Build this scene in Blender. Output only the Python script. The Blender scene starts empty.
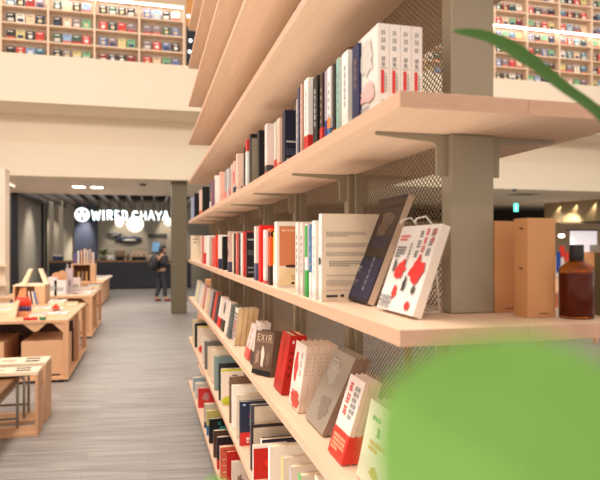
import bpy, bmesh, math, random
from mathutils import Vector, Matrix
random.seed(11)
C = bpy.context.scene
COL = C.collection
R = math.radians

# ------------------------------------------------------------------ camera, world, lights, exposure
TH = R(14.45)
SN, CS = math.sin(TH), math.cos(TH)
F, HZ, CAMZ = 590.0, 246.0, 1.60
cam = bpy.data.cameras.new('camera')
cam.sensor_width = 36.0
cam.lens = 36.0 * F / 600
cam.shift_y = (HZ - 240) / 600
cam.clip_start = 0.02
cam.clip_end = 200
cam.dof.use_dof = True
cam.dof.focus_distance = 1.95
cam.dof.aperture_fstop = 4.4
cam_o = bpy.data.objects.new('camera', cam)
COL.objects.link(cam_o)
cam_o.location = (0, 0, CAMZ)
cam_o.rotation_euler = (R(90), 0, -TH)
C.camera = cam_o

w = bpy.data.worlds.new('world')
C.world = w
w.use_nodes = True
w.node_tree.nodes['Background'].inputs[0].default_value = (1.0, 0.87, 0.765, 1)
w.node_tree.nodes['Background'].inputs[1].default_value = 0.74

C.view_settings.view_transform = 'Standard'
C.view_settings.look = 'None'
C.view_settings.gamma = 1
C.view_settings.use_curve_mapping = False
C.view_settings.exposure = 0.43


def area(name, loc, rot, sx, sy, power, col=(1, .90, .80)):
    l = bpy.data.lights.new(name, 'AREA')
    l.shape = 'RECTANGLE'; l.size = sx; l.size_y = sy; l.energy = power; l.color = col
    o = bpy.data.objects.new(name, l); COL.objects.link(o)
    o.location = loc; o.rotation_euler = rot
    return o


def spot(name, loc, target, power, ang=60, blend=.5, size=.05, col=(1, .84, .66)):
    l = bpy.data.lights.new(name, 'SPOT')
    l.energy = power; l.spot_size = R(ang); l.spot_blend = blend; l.shadow_soft_size = size; l.color = col
    o = bpy.data.objects.new(name, l); COL.objects.link(o)
    o.location = loc
    o.rotation_euler = (Vector(target) - Vector(loc)).to_track_quat('-Z', 'Y').to_euler()
    return o


area('ceiling_light_aisle', (-1.1, 3.4, 5.6), (0, R(-5), 0), .9, 7.0, 270)
area('underside_fill_aisle', (-.55, 1.9, .12), (R(180), R(-14), 0), .8, 3.2, 54, (1, .90, .77))  # added fill below the frame, brightens the undersides of the boards
area('ceiling_light_atrium', (-2.5, 9.5, 8.2), (R(14), 0, 0), 6, 3, 15)
area('ceiling_light_right', (8, 8, 8.2), (R(14), 0, 0), 6, 3, 20)
area('beam_fill_left', (-3.0, 6.5, 5.4), (R(82), 0, 0), 6, .5, 120)  # added fill for the left beam faces, no fixture of the hall
area('beam_fill_right', (8.5, 6.5, 5.4), (R(82), 0, 0), 6, .5, 110)  # the same added fill for the beam faces on the right
area('gallery_fill_left', (-1.6, 13.3, 8.3), (R(48), 0, 0), 6.5, .4, 50)  # added fill that brightens the left gallery bookcase
area('gallery_fill_right', (10.6, 13.3, 8.8), (R(48), 0, 0), 8, .4, 64)  # added fill that brightens the right gallery bookcase
area('cafe_ceiling_light', (-1.6, 22.8, 3.58), (0, 0, 0), 8, 6, 170, (1, .92, .82))
area('lower_ceiling_light', (-1.2, 16.4, 3.11), (0, 0, 0), 5, 2.6, 150)
area('lower_ceiling_light_right', (9, 16.0, 3.11), (0, 0, 0), 8, 2.0, 90)
spot('ceiling_spot_shelf_end', (-.55, -.9, 3.3), (.62, 1.15, 1.5), 34, 46, .6, .06)
spot('ceiling_spot_plant', (.9, -.6, 2.7), (.22, .2, 1.46), 16, 50, .6, .05, (1, .93, .8))
spot('ceiling_spot_tables', (-2.6, 6.6, 4.4), (-1.2, 8.4, .6), 170, 60, .6, .08)

# ------------------------------------------------------------------ pixel rays (u, v in the 600 x 480 frame)


def ray(u, v):
    xc, yc = (u - 300) / F, (HZ - v) / F
    return SN + xc * CS, CS - xc * SN, yc


def on_z(u, v, z):
    a, b, c = ray(u, v); d = (z - CAMZ) / c
    return Vector((a * d, b * d, z))


def on_x(u, v, X):
    a, b, c = ray(u, v); d = X / a
    return Vector((X, b * d, CAMZ + c * d))


def on_y(u, v, Y):
    a, b, c = ray(u, v); d = Y / b
    return Vector((a * d, Y, CAMZ + c * d))


# ------------------------------------------------------------------ materials
def lin(c):
    return tuple((x / 255 / 12.92) if x / 255 <= .04045 else ((x / 255 + .055) / 1.055) ** 2.4 for x in c)


MATS = {}


def mat(rgb, rough=.55, metal=0.0, var=.05, scale=14.0, stretch=(1, 1, 1), emit=None, bump=0, name=None):
    key = (tuple(rgb), rough, metal, var, scale, stretch, emit)
    if key in MATS:
        return MATS[key]
    m = bpy.data.materials.new(name or 'surface')
    m.use_nodes = True
    nt = m.node_tree; b = nt.nodes['Principled BSDF']
    c = lin(rgb)
    b.inputs['Roughness'].default_value = rough
    b.inputs['Metallic'].default_value = metal
    if emit:
        b.inputs['Emission Color'].default_value = (*c, 1)
        b.inputs['Emission Strength'].default_value = emit
    if var:
        tc = nt.nodes.new('ShaderNodeTexCoord'); mp = nt.nodes.new('ShaderNodeMapping')
        mp.inputs['Scale'].default_value = stretch
        nz = nt.nodes.new('ShaderNodeTexNoise'); nz.inputs['Scale'].default_value = scale; nz.inputs['Detail'].default_value = 4
        mx = nt.nodes.new('ShaderNodeMix'); mx.data_type = 'RGBA'
        mx.inputs['A'].default_value = (*[x * (1 - var) for x in c], 1)
        mx.inputs['B'].default_value = (*[min(1, x * (1 + var)) for x in c], 1)
        nt.links.new(tc.outputs['Object'], mp.inputs['Vector']); nt.links.new(mp.outputs['Vector'], nz.inputs['Vector'])
        nt.links.new(nz.outputs['Fac'], mx.inputs['Factor']); nt.links.new(mx.outputs['Result'], b.inputs['Base Color'])
        if bump:
            bp = nt.nodes.new('ShaderNodeBump'); bp.inputs['Strength'].default_value = bump
            bp.inputs['Distance'].default_value = .002
            nt.links.new(nz.outputs['Fac'], bp.inputs['Height']); nt.links.new(bp.outputs['Normal'], b.inputs['Normal'])
    else:
        b.inputs['Base Color'].default_value = (*c, 1)
    MATS[key] = m
    return m


def cov(rgb):
    m = mat(rgb, .42, 0, .03, 30)
    m.node_tree.nodes['Principled BSDF'].inputs['Specular IOR Level'].default_value = .28
    return m


def wood(rgb, along='Y', var=.10, rough=.5, scale=5):
    st = {'X': (.5, 9, 9), 'Y': (9, .5, 9), 'Z': (9, 9, .5)}[along]
    return mat(rgb, rough, 0, var, scale, st, None, .08)


M_PLY = wood((218, 186, 159), 'Y', .13)
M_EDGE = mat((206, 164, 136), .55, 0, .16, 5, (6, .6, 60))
M_PLYX = wood((226, 194, 163), 'X', .07)
M_TABLE = wood((218, 170, 130), 'X', .09)
M_TABLEZ = wood((214, 164, 124), 'Z', .09)
M_PALE = wood((240, 218, 186), 'X', .06)
M_POST = mat((158, 146, 124), .45, .15, .03, 20)
M_MESH = mat((150, 134, 108), .4, .3, .03, 20)
M_BLACK = mat((26, 25, 26), .5, 0, .05)
M_STEEL = mat((150, 140, 126), .3, .8, .03)
M_PAGES = mat((232, 214, 186), .8, 0, .10, 3, (40, 40, 1))
M_WHITE = cov((238, 232, 222))


def glassmat(rgb, rough=.02, ior=1.45, name='glass'):
    m = bpy.data.materials.new(name); m.use_nodes = True
    b = m.node_tree.nodes['Principled BSDF']
    b.inputs['Base Color'].default_value = (*lin(rgb), 1)
    b.inputs['Roughness'].default_value = rough
    b.inputs['Transmission Weight'].default_value = 1
    b.inputs['IOR'].default_value = ior
    return m


def leafmat(a, b_, veins=True):
    m = bpy.data.materials.new('leaf_green'); m.use_nodes = True
    nt = m.node_tree; b = nt.nodes['Principled BSDF']
    out = nt.nodes['Material Output']
    tc = nt.nodes.new('ShaderNodeTexCoord'); nz = nt.nodes.new('ShaderNodeTexNoise'); nz.inputs['Scale'].default_value = 9
    mx = nt.nodes.new('ShaderNodeMix'); mx.data_type = 'RGBA'
    mx.inputs['A'].default_value = (*lin(a), 1); mx.inputs['B'].default_value = (*lin(b_), 1)
    nt.links.new(tc.outputs['Object'], nz.inputs['Vector']); nt.links.new(nz.outputs['Fac'], mx.inputs['Factor'])
    nt.links.new(mx.outputs['Result'], b.inputs['Base Color']); b.inputs['Roughness'].default_value = .5
    tr = nt.nodes.new('ShaderNodeBsdfTranslucent'); nt.links.new(mx.outputs['Result'], tr.inputs['Color'])
    ms = nt.nodes.new('ShaderNodeMixShader'); ms.inputs[0].default_value = .45
    nt.links.new(b.outputs[0], ms.inputs[1]); nt.links.new(tr.outputs[0], ms.inputs[2])
    nt.links.new(ms.outputs[0], out.inputs['Surface'])
    return m


# ------------------------------------------------------------------ mesh builder
class MB:
    def __init__(s):
        s.v = []; s.f = []; s.m = []

    def face(s, pts, mi=0):
        n = len(s.v); s.v += [tuple(p) for p in pts]; s.f.append(list(range(n, n + len(pts)))); s.m.append(mi)

    def hexa(s, p, mi=0):
        n = len(s.v); s.v += [tuple(q) for q in p]
        for a in ((0, 3, 2, 1), (4, 5, 6, 7), (0, 1, 5, 4), (1, 2, 6, 5), (2, 3, 7, 6), (3, 0, 4, 7)):
            s.f.append([n + i for i in a]); s.m.append(mi)
        return s

    def box(s, x0, x1, y0, y1, z0, z1, mi=0):
        return s.hexa([(x0, y0, z0), (x1, y0, z0), (x1, y1, z0), (x0, y1, z0),
                       (x0, y0, z1), (x1, y0, z1), (x1, y1, z1), (x0, y1, z1)], mi)

    def bar(s, a, b, wx, wy, mi=0, up=None):
        a, b = Vector(a), Vector(b); d = (b - a).normalized()
        up = Vector(up) if up else (Vector((0, 0, 1)) if abs(d.z) < .9 else Vector((1, 0, 0)))
        x = d.cross(up).normalized(); y = x.cross(d).normalized()
        x *= wx / 2; y *= wy / 2
        return s.hexa([a - x - y, a + x - y, a + x + y, a - x + y, b - x - y, b + x - y, b + x + y, b - x + y], mi)

    def prism(s, pts, ext, mi=0):
        """closed polygon of 3D points extruded by the vector ext"""
        n = len(s.v); k = len(pts); e = Vector(ext)
        s.v += [tuple(p) for p in pts] + [tuple(Vector(p) + e) for p in pts]
        s.f.append(list(range(n, n + k))[::-1]); s.m.append(mi)
        s.f.append(list(range(n + k, n + 2 * k))); s.m.append(mi)
        for i in range(k):
            j = (i + 1) % k
            s.f.append([n + i, n + j, n + k + j, n + k + i]); s.m.append(mi)
        return s

    def lathe(s, prof, c=(0, 0, 0), seg=24, mi=0, sx=1, sy=1):
        n = len(s.v)
        for r, z in prof:
            for i in range(seg):
                a = 2 * math.pi * i / seg
                s.v.append((c[0] + r * sx * math.cos(a), c[1] + r * sy * math.sin(a), c[2] + z))
        for k in range(len(prof) - 1):
            for i in range(seg):
                j = (i + 1) % seg
                s.f.append([n + k * seg + i, n + k * seg + j, n + (k + 1) * seg + j, n + (k + 1) * seg + i]); s.m.append(mi)
        s.f.append([n + i for i in range(seg)][::-1]); s.m.append(mi)
        t = n + (len(prof) - 1) * seg
        s.f.append([t + i for i in range(seg)]); s.m.append(mi)
        return s

    def tube(s, pts, r, seg=8, mi=0):
        n = len(s.v); pts = [Vector(p) for p in pts]
        rs = r if isinstance(r, (list, tuple)) else [r] * len(pts)
        prev = None
        for i, p in enumerate(pts):
            d = (pts[min(i + 1, len(pts) - 1)] - pts[max(i - 1, 0)]).normalized()
            if prev is None:
                up = Vector((0, 0, 1)) if abs(d.z) < .9 else Vector((1, 0, 0))
                x = d.cross(up).normalized()
            else:
                x = (prev - d * prev.dot(d)).normalized()
            prev = x; y = d.cross(x)
            for k in range(seg):
                a = 2 * math.pi * k / seg
                s.v.append(tuple(p + (x * math.cos(a) + y * math.sin(a)) * rs[i]))
        for i in range(len(pts) - 1):
            for k in range(seg):
                j = (k + 1) % seg
                s.f.append([n + i * seg + k, n + i * seg + j, n + (i + 1) * seg + j, n + (i + 1) * seg + k]); s.m.append(mi)
        s.f.append([n + k for k in range(seg)][::-1]); s.m.append(mi)
        t = n + (len(pts) - 1) * seg
        s.f.append([t + k for k in range(seg)]); s.m.append(mi)
        return s

    def ball(s, c, rx, ry, rz, seg=16, rings=10, mi=0):
        prof = []
        for i in range(rings + 1):
            a = -math.pi / 2 + math.pi * i / rings
            prof.append((max(1e-4, math.cos(a)), math.sin(a)))
        n = len(s.v)
        s.lathe(prof, (0, 0, 0), seg, mi)
        for i in range(n, len(s.v)):
            x, y, z = s.v[i]; s.v[i] = (c[0] + x * rx, c[1] + y * ry, c[2] + z * rz)
        return s

    def build(s, name, mats, parent=None, smooth=False, bevel=0, loc=None):
        me = bpy.data.meshes.new(name)
        me.from_pydata(s.v, [], s.f)
        for m in (mats if isinstance(mats, (list, tuple)) else [mats]):
            me.materials.append(m)
        me.polygons.foreach_set('material_index', s.m)
        if smooth:
            me.polygons.foreach_set('use_smooth', [True] * len(s.f))
        bm = bmesh.new(); bm.from_mesh(me); bmesh.ops.recalc_face_normals(bm, faces=bm.faces); bm.to_mesh(me); bm.free()
        me.update()
        o = bpy.data.objects.new(name, me); COL.objects.link(o)
        if parent: o.parent = parent
        if loc: o.location = loc
        if bevel:
            b = o.modifiers.new('bevel', 'BEVEL'); b.width = bevel; b.segments = 2; b.limit_method = 'ANGLE'
        return o


def tag(o, label=None, cat=None, group=None, kind=None):
    if label: o['label'] = label
    if cat: o['category'] = cat
    if group: o['group'] = group
    if kind: o['kind'] = kind
    return o


def empty(name, loc=(0, 0, 0), rz=0):
    o = bpy.data.objects.new(name, None); COL.objects.link(o)
    o.location = loc; o.rotation_euler = (0, 0, rz); o.empty_display_size = .05
    return o


def copy_tree(o, parent=None):
    c = o.copy(); COL.objects.link(c)
    if parent: c.parent = parent
    for ch in list(o.children):
        copy_tree(ch, c)
    return c


def struct(o):
    o['kind'] = 'structure'; return o


ONES = ['first', 'second', 'third', 'fourth', 'fifth', 'sixth', 'seventh', 'eighth', 'ninth', 'tenth', 'eleventh', 'twelfth',
        'thirteenth', 'fourteenth', 'fifteenth', 'sixteenth', 'seventeenth', 'eighteenth', 'nineteenth']
TENS = {2: ('twentieth', 'twenty'), 3: ('thirtieth', 'thirty'), 4: ('fortieth', 'forty'), 5: ('fiftieth', 'fifty')}


def nth(n):
    if n < 20: return ONES[n - 1]
    t, o = divmod(n, 10)
    return TENS[t][0] if o == 0 else TENS[t][1] + '-' + ONES[o - 1]


# ------------------------------------------------------------------ floor
def floor_mat():
    m = bpy.data.materials.new('grey_plank_floor'); m.use_nodes = True
    nt = m.node_tree; b = nt.nodes['Principled BSDF']; b.inputs['Roughness'].default_value = .42
    tc = nt.nodes.new('ShaderNodeTexCoord')
    br = nt.nodes.new('ShaderNodeTexBrick')
    br.offset = .5; br.inputs['Scale'].default_value = 1
    br.inputs['Brick Width'].default_value = .9; br.inputs['Row Height'].default_value = .18
    br.inputs['Mortar Size'].default_value = .0012
    br.inputs['Color1'].default_value = (*lin((152, 147, 143)), 1); br.inputs['Color2'].default_value = (*lin((140, 135, 131)), 1)
    br.inputs['Mortar'].default_value = (*lin((122, 116, 111)), 1)
    nt.links.new(tc.outputs['Object'], br.inputs['Vector'])
    mp = nt.nodes.new('ShaderNodeMapping'); mp.inputs['Scale'].default_value = (.9, 15, 1); mp.vector_type = 'TEXTURE'; mp.inputs['Scale'].default_value = (1.1, .067, 1); mp.inputs['Rotation'].default_value = (0, 0, R(-9))
    nz = nt.nodes.new('ShaderNodeTexNoise'); nz.inputs['Scale'].default_value = 1.6; nz.inputs['Detail'].default_value = 6
    nt.links.new(tc.outputs['Object'], mp.inputs['Vector']); nt.links.new(mp.outputs['Vector'], nz.inputs['Vector'])
    cr = nt.nodes.new('ShaderNodeMapRange'); cr.inputs['From Min'].default_value = .3; cr.inputs['From Max'].default_value = .7
    cr.inputs['To Min'].default_value = .66; cr.inputs['To Max'].default_value = 1.30
    nt.links.new(nz.outputs['Fac'], cr.inputs['Value'])
    mx = nt.nodes.new('ShaderNodeMix'); mx.data_type = 'RGBA'; mx.blend_type = 'MULTIPLY'; mx.inputs['Factor'].default_value = 1
    nt.links.new(br.outputs['Color'], mx.inputs['A']); nt.links.new(cr.outputs['Result'], mx.inputs['B'])
    nt.links.new(mx.outputs['Result'], b.inputs['Base Color'])
    return m


M_CREAM = mat((238, 222, 198), .8, 0, .02, 2)
M_SOFFIT = mat((242, 228, 204), .8, 0, .02, 2)
M_CEIL = mat((232, 222, 206), .85, 0, .02, 2)
M_GREYWALL = mat((150, 142, 128), .8, 0, .05, 1.5)
M_OLIVE = mat((110, 100, 78), .55, .1, .03, 6)
M_NAVY = mat((38, 44, 62), .5, 0, .08, 3)
M_DARK = mat((30, 28, 28), .7, 0, .05)

struct(MB().box(-14, 24, -4, 30, -.1, 0).build('floor', floor_mat()))
# gallery: parapet, its underside, set-back beam faces (trims), lower ceiling
struct(MB().box(-14, 3, 12.8, 13.0, 4.485, 5.45).build('wall_parapet_left', M_CREAM))
struct(MB().box(3, 24, 12.8, 13.0, 4.485, 5.72).build('wall_parapet_right', M_CREAM))
struct(MB().box(-14, 24, 13.0, 18.5, 4.485, 4.62).build('trim_gallery_slab', M_SOFFIT))
struct(MB().box(-14, 24, 14.0, 14.4, 3.86, 4.485).build('trim_upper_beam', M_CREAM))
struct(MB().box(-14, 24, 13.92, 14.4, 3.13, 3.86).build('trim_lower_beam', M_SOFFIT))
struct(MB().box(4.2, 24, 18.5, 22, 3.13, 3.3).build('ceiling_lower_right', M_CEIL))
struct(MB().box(-14, 24, 14.4, 18.5, 3.13, 3.3).build('ceiling_lower', M_CEIL))
struct(MB().box(-14, 24, 18.3, 18.5, 4.62, 10.5).build('wall_gallery', mat((214, 190, 160), .8, 0, .03)))
# cafe shell
struct(MB().box(-14, 4.2, 18.5, 26.4, 3.62, 3.75).build('ceiling_cafe', mat((26, 24, 24), .8)))
struct(MB().box(-14, 4.2, 26.2, 26.4, 0, 3.62).build('wall_cafe_back', M_GREYWALL))
struct(MB().box(4.0, 4.2, 19.6, 26.2, 0, 3.62).build('wall_cafe_right', M_GREYWALL))
struct(MB().box(-2.95, -2.05, 26.02, 26.2, 0, 3.62).build('wall_cafe_navy', M_NAVY))
slats = struct(empty('ceiling_cafe_slats', (0, 18.6, 3.2)))
M_SLAT = mat((70, 54, 44), .5, 0, .1, 6, (9, .5, 9))
for i in range(22):
    x = -6.4 + i * .44
    MB().box(x, x + .05, 0, 7.5, -.02, .20).build('slat', M_SLAT, slats)
# square pillar at the cafe front
a, b = on_y(171.5, 300, 14.2), on_y(187, 300, 14.2)
struct(MB().box(a.x, b.x, 14.2, 14.6, 0, 3.13).build('wall_pillar', M_OLIVE, bevel=.01))
# left end panel at the picture's left margin (cream shelf end is built below)
struct(MB().box(-14, 24, 29.6, 30, 0, 6).build('wall_far', mat((120, 100, 80), .8)))

# right: shops under the gallery
struct(MB().box(4.2, 24, 22, 22.2, 0, 3.3).build('wall_right_recess', mat((58, 44, 36), .8, 0, .1)))
p0, p1 = on_y(548, 210, 18.2), on_y(600, 210, 16.2)
e = (p1 - p0).normalized() * 4
zz0, zz1 = 2.42, 3.13
m_ = MB()
q0, q1 = Vector((p0.x, 18.2, 0)), Vector((p1.x + e.x, 16.2 + e.y, 0))
nrm = Vector((0, .2, 0))
m_.hexa([q0 + Vector((0, 0, zz0)), q1 + Vector((0, 0, zz0)), q1 + nrm + Vector((0, 0, zz0)), q0 + nrm + Vector((0, 0, zz0)),
         q0 + Vector((0, 0, zz1)), q1 + Vector((0, 0, zz1)), q1 + nrm + Vector((0, 0, zz1)), q0 + nrm + Vector((0, 0, zz1))])
struct(m_.build('wall_shop_fascia', mat((150, 132, 100), .75, 0, .03)))
m_ = MB()
m_.bar(q0 + Vector((0, -.02, 2.39)), q1 + Vector((0, -.02, 2.39)), .10, .07)
struct(m_.build('trim_shop_head', mat((74, 64, 50), .5)))
for u in (555, 572, 590):
    t = (u - 548) / 52
    p = p0.lerp(p1, t)
    spot('fascia_wall_washer', (p.x, p.y - .30, 3.12), (p.x, p.y - .0, 2.42), 46, 40, .6, .02, (1, .82, .6))

# ------------------------------------------------------------------ the long double-sided bookshelf
LEVELS = {'E': .229, 'D': .675, 'C': 1.084, 'B': 1.462, 'A': 1.856, 'Z1': 2.262, 'Z2': 2.66, 'Z3': 3.05, 'Z4': 3.44, 'Z5': 3.83}
YN, YF, XF, XJ, XB = .896, 6.12, .40, .643, .886
TK = .028
shelf = tag(empty('bookshelf', (XJ, YN, 0)),
            'long double-sided birch bookshelf on olive steel posts running down the aisle', 'bookshelf')


def rel(m, o):
    return m


POSTY = [1.08 + .70 * k for k in range(8)]
SO = Vector((XJ, YN, 0))


def sbuild(mb, name, m, parent=shelf, **k):
    mb.v = [(x - SO.x, y - SO.y, z - SO.z) for x, y, z in mb.v]
    return mb.build(name, m, parent, **k)


for k, z in LEVELS.items():
    for xa, xb, fs in ((XF, XJ - .0006, 5), (XJ + .0006, XB, 3)):
        bd = MB().box(xa, xb, YN, YF, z - TK, z)
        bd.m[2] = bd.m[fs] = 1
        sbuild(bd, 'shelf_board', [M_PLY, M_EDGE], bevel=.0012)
for i, y in enumerate(POSTY):
    hw = .049 if i == 0 else .026
    dp = .04
    zs = sorted(LEVELS.values())
    m_ = MB()
    lo = 0.0
    for z in zs + [4.2]:
        m_.box(XJ - hw, XJ + hw, y, y + dp, lo, z - TK - .0005 if z < 4.1 else z); lo = z + .0005
    sbuild(m_, 'post', M_POST, bevel=.003)


def bracket(y, z, s):
    x0 = XJ - s * (.049 if y < 1.2 else .026)
    zt = z - TK - .0006
    tip = XJ - s * .205
    pts = [(x0, y + .016, zt), (tip, y + .016, zt), (tip, y + .016, zt - .006), (x0 - s * .034, y + .016, zt - .015),
           (x0 - s * .027, y + .016, zt - .019), (x0 - s * .0235, y + .016, zt - .026), (x0 - s * .0225, y + .016, zt - .084), (x0, y + .016, zt - .084)]
    return MB().prism(pts, (0, .007, 0))


for i, y in enumerate(POSTY):
    for k in 'ABCDE':
        z = LEVELS[k]
        sbuild(bracket(y, z, 1), 'bracket', M_POST)
        if i < 2: sbuild(bracket(y, z, -1), 'bracket', M_POST)


def mesh_panel():
    """diamond wire lattice, 0.62 wide (local y) and 3.72 high, in the plane x = 0"""
    W, H = .61, 3.74
    m = MB(); p = .0145; k = .78; hw = .0009; t = .0016
    for s in (1, -1):
        n = int((H + k * W) / p) + 2
        for j in range(-int(k * W / p) - 2, n):
            c = j * p
            # z = c + s*k*y
            ya, yb = 0.0, W
            za, zb = c + (0 if s > 0 else k * W), c + (k * W if s > 0 else 0)
            pts = [(ya, za), (yb, zb)]
            (y0, z0), (y1, z1) = pts
            def clip(zl):
                return y0 + (y1 - y0) * (zl - z0) / (z1 - z0)
            lo, hi = min(z0, z1), max(z0, z1)
            if hi <= 0 or lo >= H: continue
            A, B = [y0, z0], [y1, z1]
            for P in (A, B):
                if P[1] < 0: P[0] = clip(0); P[1] = 0
                elif P[1] > H: P[0] = clip(H); P[1] = H
            if abs(A[0] - B[0]) < .004: continue
            m.bar((s * t * .5, A[0], A[1]), (s * t * .5, B[0], B[1]), .0020, t, 0, (1, 0, 0))
    return m


mesh_o = None
for i in range(7):
    y0 = POSTY[i] + .04 + .008
    fr = MB()
    z0, z1 = .26, 4.05
    W = .70 - .04 - .016
    fr.box(XJ - .008, XJ + .008, y0, y0 + .018, z0, z1).box(XJ - .008, XJ + .008, y0 + W - .018, y0 + W, z0, z1)
    fr.box(XJ - .008, XJ + .008, y0 + .018, y0 + W - .018, z0, z0 + .018).box(XJ - .008, XJ + .008, y0 + .018, y0 + W - .018, z1 - .018, z1)
    f_ = sbuild(fr, 'mesh_frame', M_POST)
    if mesh_o is None:
        mesh_o = mesh_panel().build('wire_mesh', M_MESH, f_)
        mo = mesh_o
    else:
        mo = mesh_o.copy(); COL.objects.link(mo); mo.parent = f_
    mo.location = (0, y0 + .017 - YN, z0 + .02)


# ------------------------------------------------------------------ books
def marks(m, org, ax, ay, w, h, rows, mi, cols=None, fill=.7, off=.0006, rnd=None):
    """rows of small printed marks on a face: org is the lower left corner, ax / ay its unit axes"""
    rnd = rnd or random
    n = ax.cross(ay)
    rh = h / rows
    for r in range(rows):
        x = 0
        end = w * (1 if r < rows - 1 else rnd.uniform(.5, 1))
        while x < end - rh * .2:
            cw = min(rh * rnd.uniform(.4, 1.4) if not cols else w / cols * fill, end - x)
            a = org + ax * x + ay * (h - (r + 1) * rh) + n * off
            m.face([a, a + ax * cw, a + ax * cw + ay * rh * fill, a + ay * rh * fill], mi)
            x += cw + rh * .3 if not cols else w / cols


def glyph(m, org, ax, ay, s, mi, off=.0007, rnd=None):
    """one dense printed character built of short strokes"""
    rnd = rnd or random
    n = ax.cross(ay) * off
    t = s * .13
    for k in range(3):
        y = s * (.1 + .3 * k + rnd.uniform(-.05, .05)); x0 = s * rnd.uniform(.02, .15); x1 = s * rnd.uniform(.8, .97)
        a = org + ax * x0 + ay * y + n
        m.face([a, a + ax * (x1 - x0), a + ax * (x1 - x0) + ay * t, a + ay * t], mi)
    for k in range(2):
        x = s * (.22 + .42 * k + rnd.uniform(-.08, .08)); y0 = s * rnd.uniform(0, .2); y1 = s * rnd.uniform(.75, 1)
        a = org + ax * x + ay * y0 + n * 1.3
        m.face([a, a + ax * t, a + ax * t + ay * (y1 - y0), a + ay * (y1 - y0)], mi)


X_, Y_, Z_ = Vector((1, 0, 0)), Vector((0, 1, 0)), Vector((0, 0, 1))


def make_book(dw, t, h, cover, spine=None, deco=(), pages_visible=True, name='book', page_col=None):
    """upright book: spine in the plane x = 0 facing -x, boards at y = 0 (near) and y = t, depth along +x.
    deco: (face, a0, a1, b0, b1, rgb, kind) in 0..1 of the face; face 's' spine, 'n' near board, 'f' far board;
    kind 'r' rect, 'm<rows>' printed lines, 'g<count>' characters in a column, 'd' disc"""
    spine = spine or cover
    cols = [cover, spine]
    for d in deco:
        if d[5] not in cols: cols.append(d[5])
    band = next(((d[0], d[4], d[5]) for d in deco if d[6] == 'r' and d[0] == 's' and d[1] == 0 and d[2] == 1 and d[3] == 0), None)
    if band: deco = [d for d in deco if not (d[6] == 'r' and d[1] == 0 and d[2] == 1 and d[3] == 0)]
    b = .0018 if t > .012 else .0009
    m = MB()
    m.box(0, dw, 0, b, 0, h, 0).box(0, dw, t - b, t, 0, h, 0)
    m.box(0, b, b, t - b, 0, h, cols.index(spine))
    if spine != cover:
        m.face([Vector((-.0003, 0, 0)), Vector((-.0003, 0, h)), Vector((-.0003, t, h)), Vector((-.0003, t, 0))], 1)
    layer = 1
    for fc, a0, a1, b0, b1, rgb, kind in deco:
        mi = cols.index(rgb)
        if fc == 's': org, ax, W = Vector((0, t, 0)), -Y_, t
        elif fc == 'n': org, ax, W = Vector((0, 0, 0)), X_, dw
        else: org, ax, W = Vector((dw, t, 0)), -X_, dw
        off = .0004 + .0002 * layer; layer += 1
        o = org + ax * (a0 * W) + Z_ * (b0 * h)
        ww, hh = (a1 - a0) * W, (b1 - b0) * h
        if kind == 'r':
            n = ax.cross(Z_) * off
            m.face([o + n, o + ax * ww + n, o + ax * ww + Z_ * hh + n, o + Z_ * hh + n], mi)
        elif kind == 'd':
            n = ax.cross(Z_) * off
            c = o + ax * ww / 2 + Z_ * hh / 2 + n
            m.face([c + ax * ww / 2 * math.cos(q * math.pi / 8) + Z_ * hh / 2 * math.sin(q * math.pi / 8) for q in range(16)], mi)
        elif kind == 'b':
            n = ax.cross(Z_) * off
            c = o + ax * ww / 2 + Z_ * hh / 2 + n
            pts = []
            for q in range(18):
                r_ = random.uniform(.55, 1)
                pts.append(c + ax * ww / 2 * r_ * math.cos(q * math.pi / 9) + Z_ * hh / 2 * r_ * math.sin(q * math.pi / 9))
            for q in range(18):
                m.face([c, pts[q], pts[(q + 1) % 18]], mi)
        elif kind[0] == 'm':
            marks(m, o, ax, Z_, ww, hh, int(kind[1:]), mi, off=off)
        elif kind[0] == 'g':
            k = int(kind[1:]); s = min(ww, hh / k)
            for q in range(k):
                glyph(m, o + ax * (ww - s) / 2 + Z_ * (hh - (q + 1) * hh / k), ax, Z_, s * .92, mi, off)
        elif kind[0] == 't':
            strokes(m, kind[1:], o, ax, Z_, ww, hh, mi, off)
    o = empty(name)
    m.build('cover', [cov(c) for c in cols], o)
    if band:
        fc, hb, rgb = band
        e = .0005
        MB().box(-e, dw + e, -e, t + e, .0005, hb * h).build('paper_band', cov(rgb), o)
    if pages_visible:
        i = .003 if t > .012 else .0012
        MB().box(b, dw - i, b, t - b, i, h - i).build('pages', M_PAGES if not page_col else mat(page_col, .8, 0, .06), o)
    return o


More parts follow.
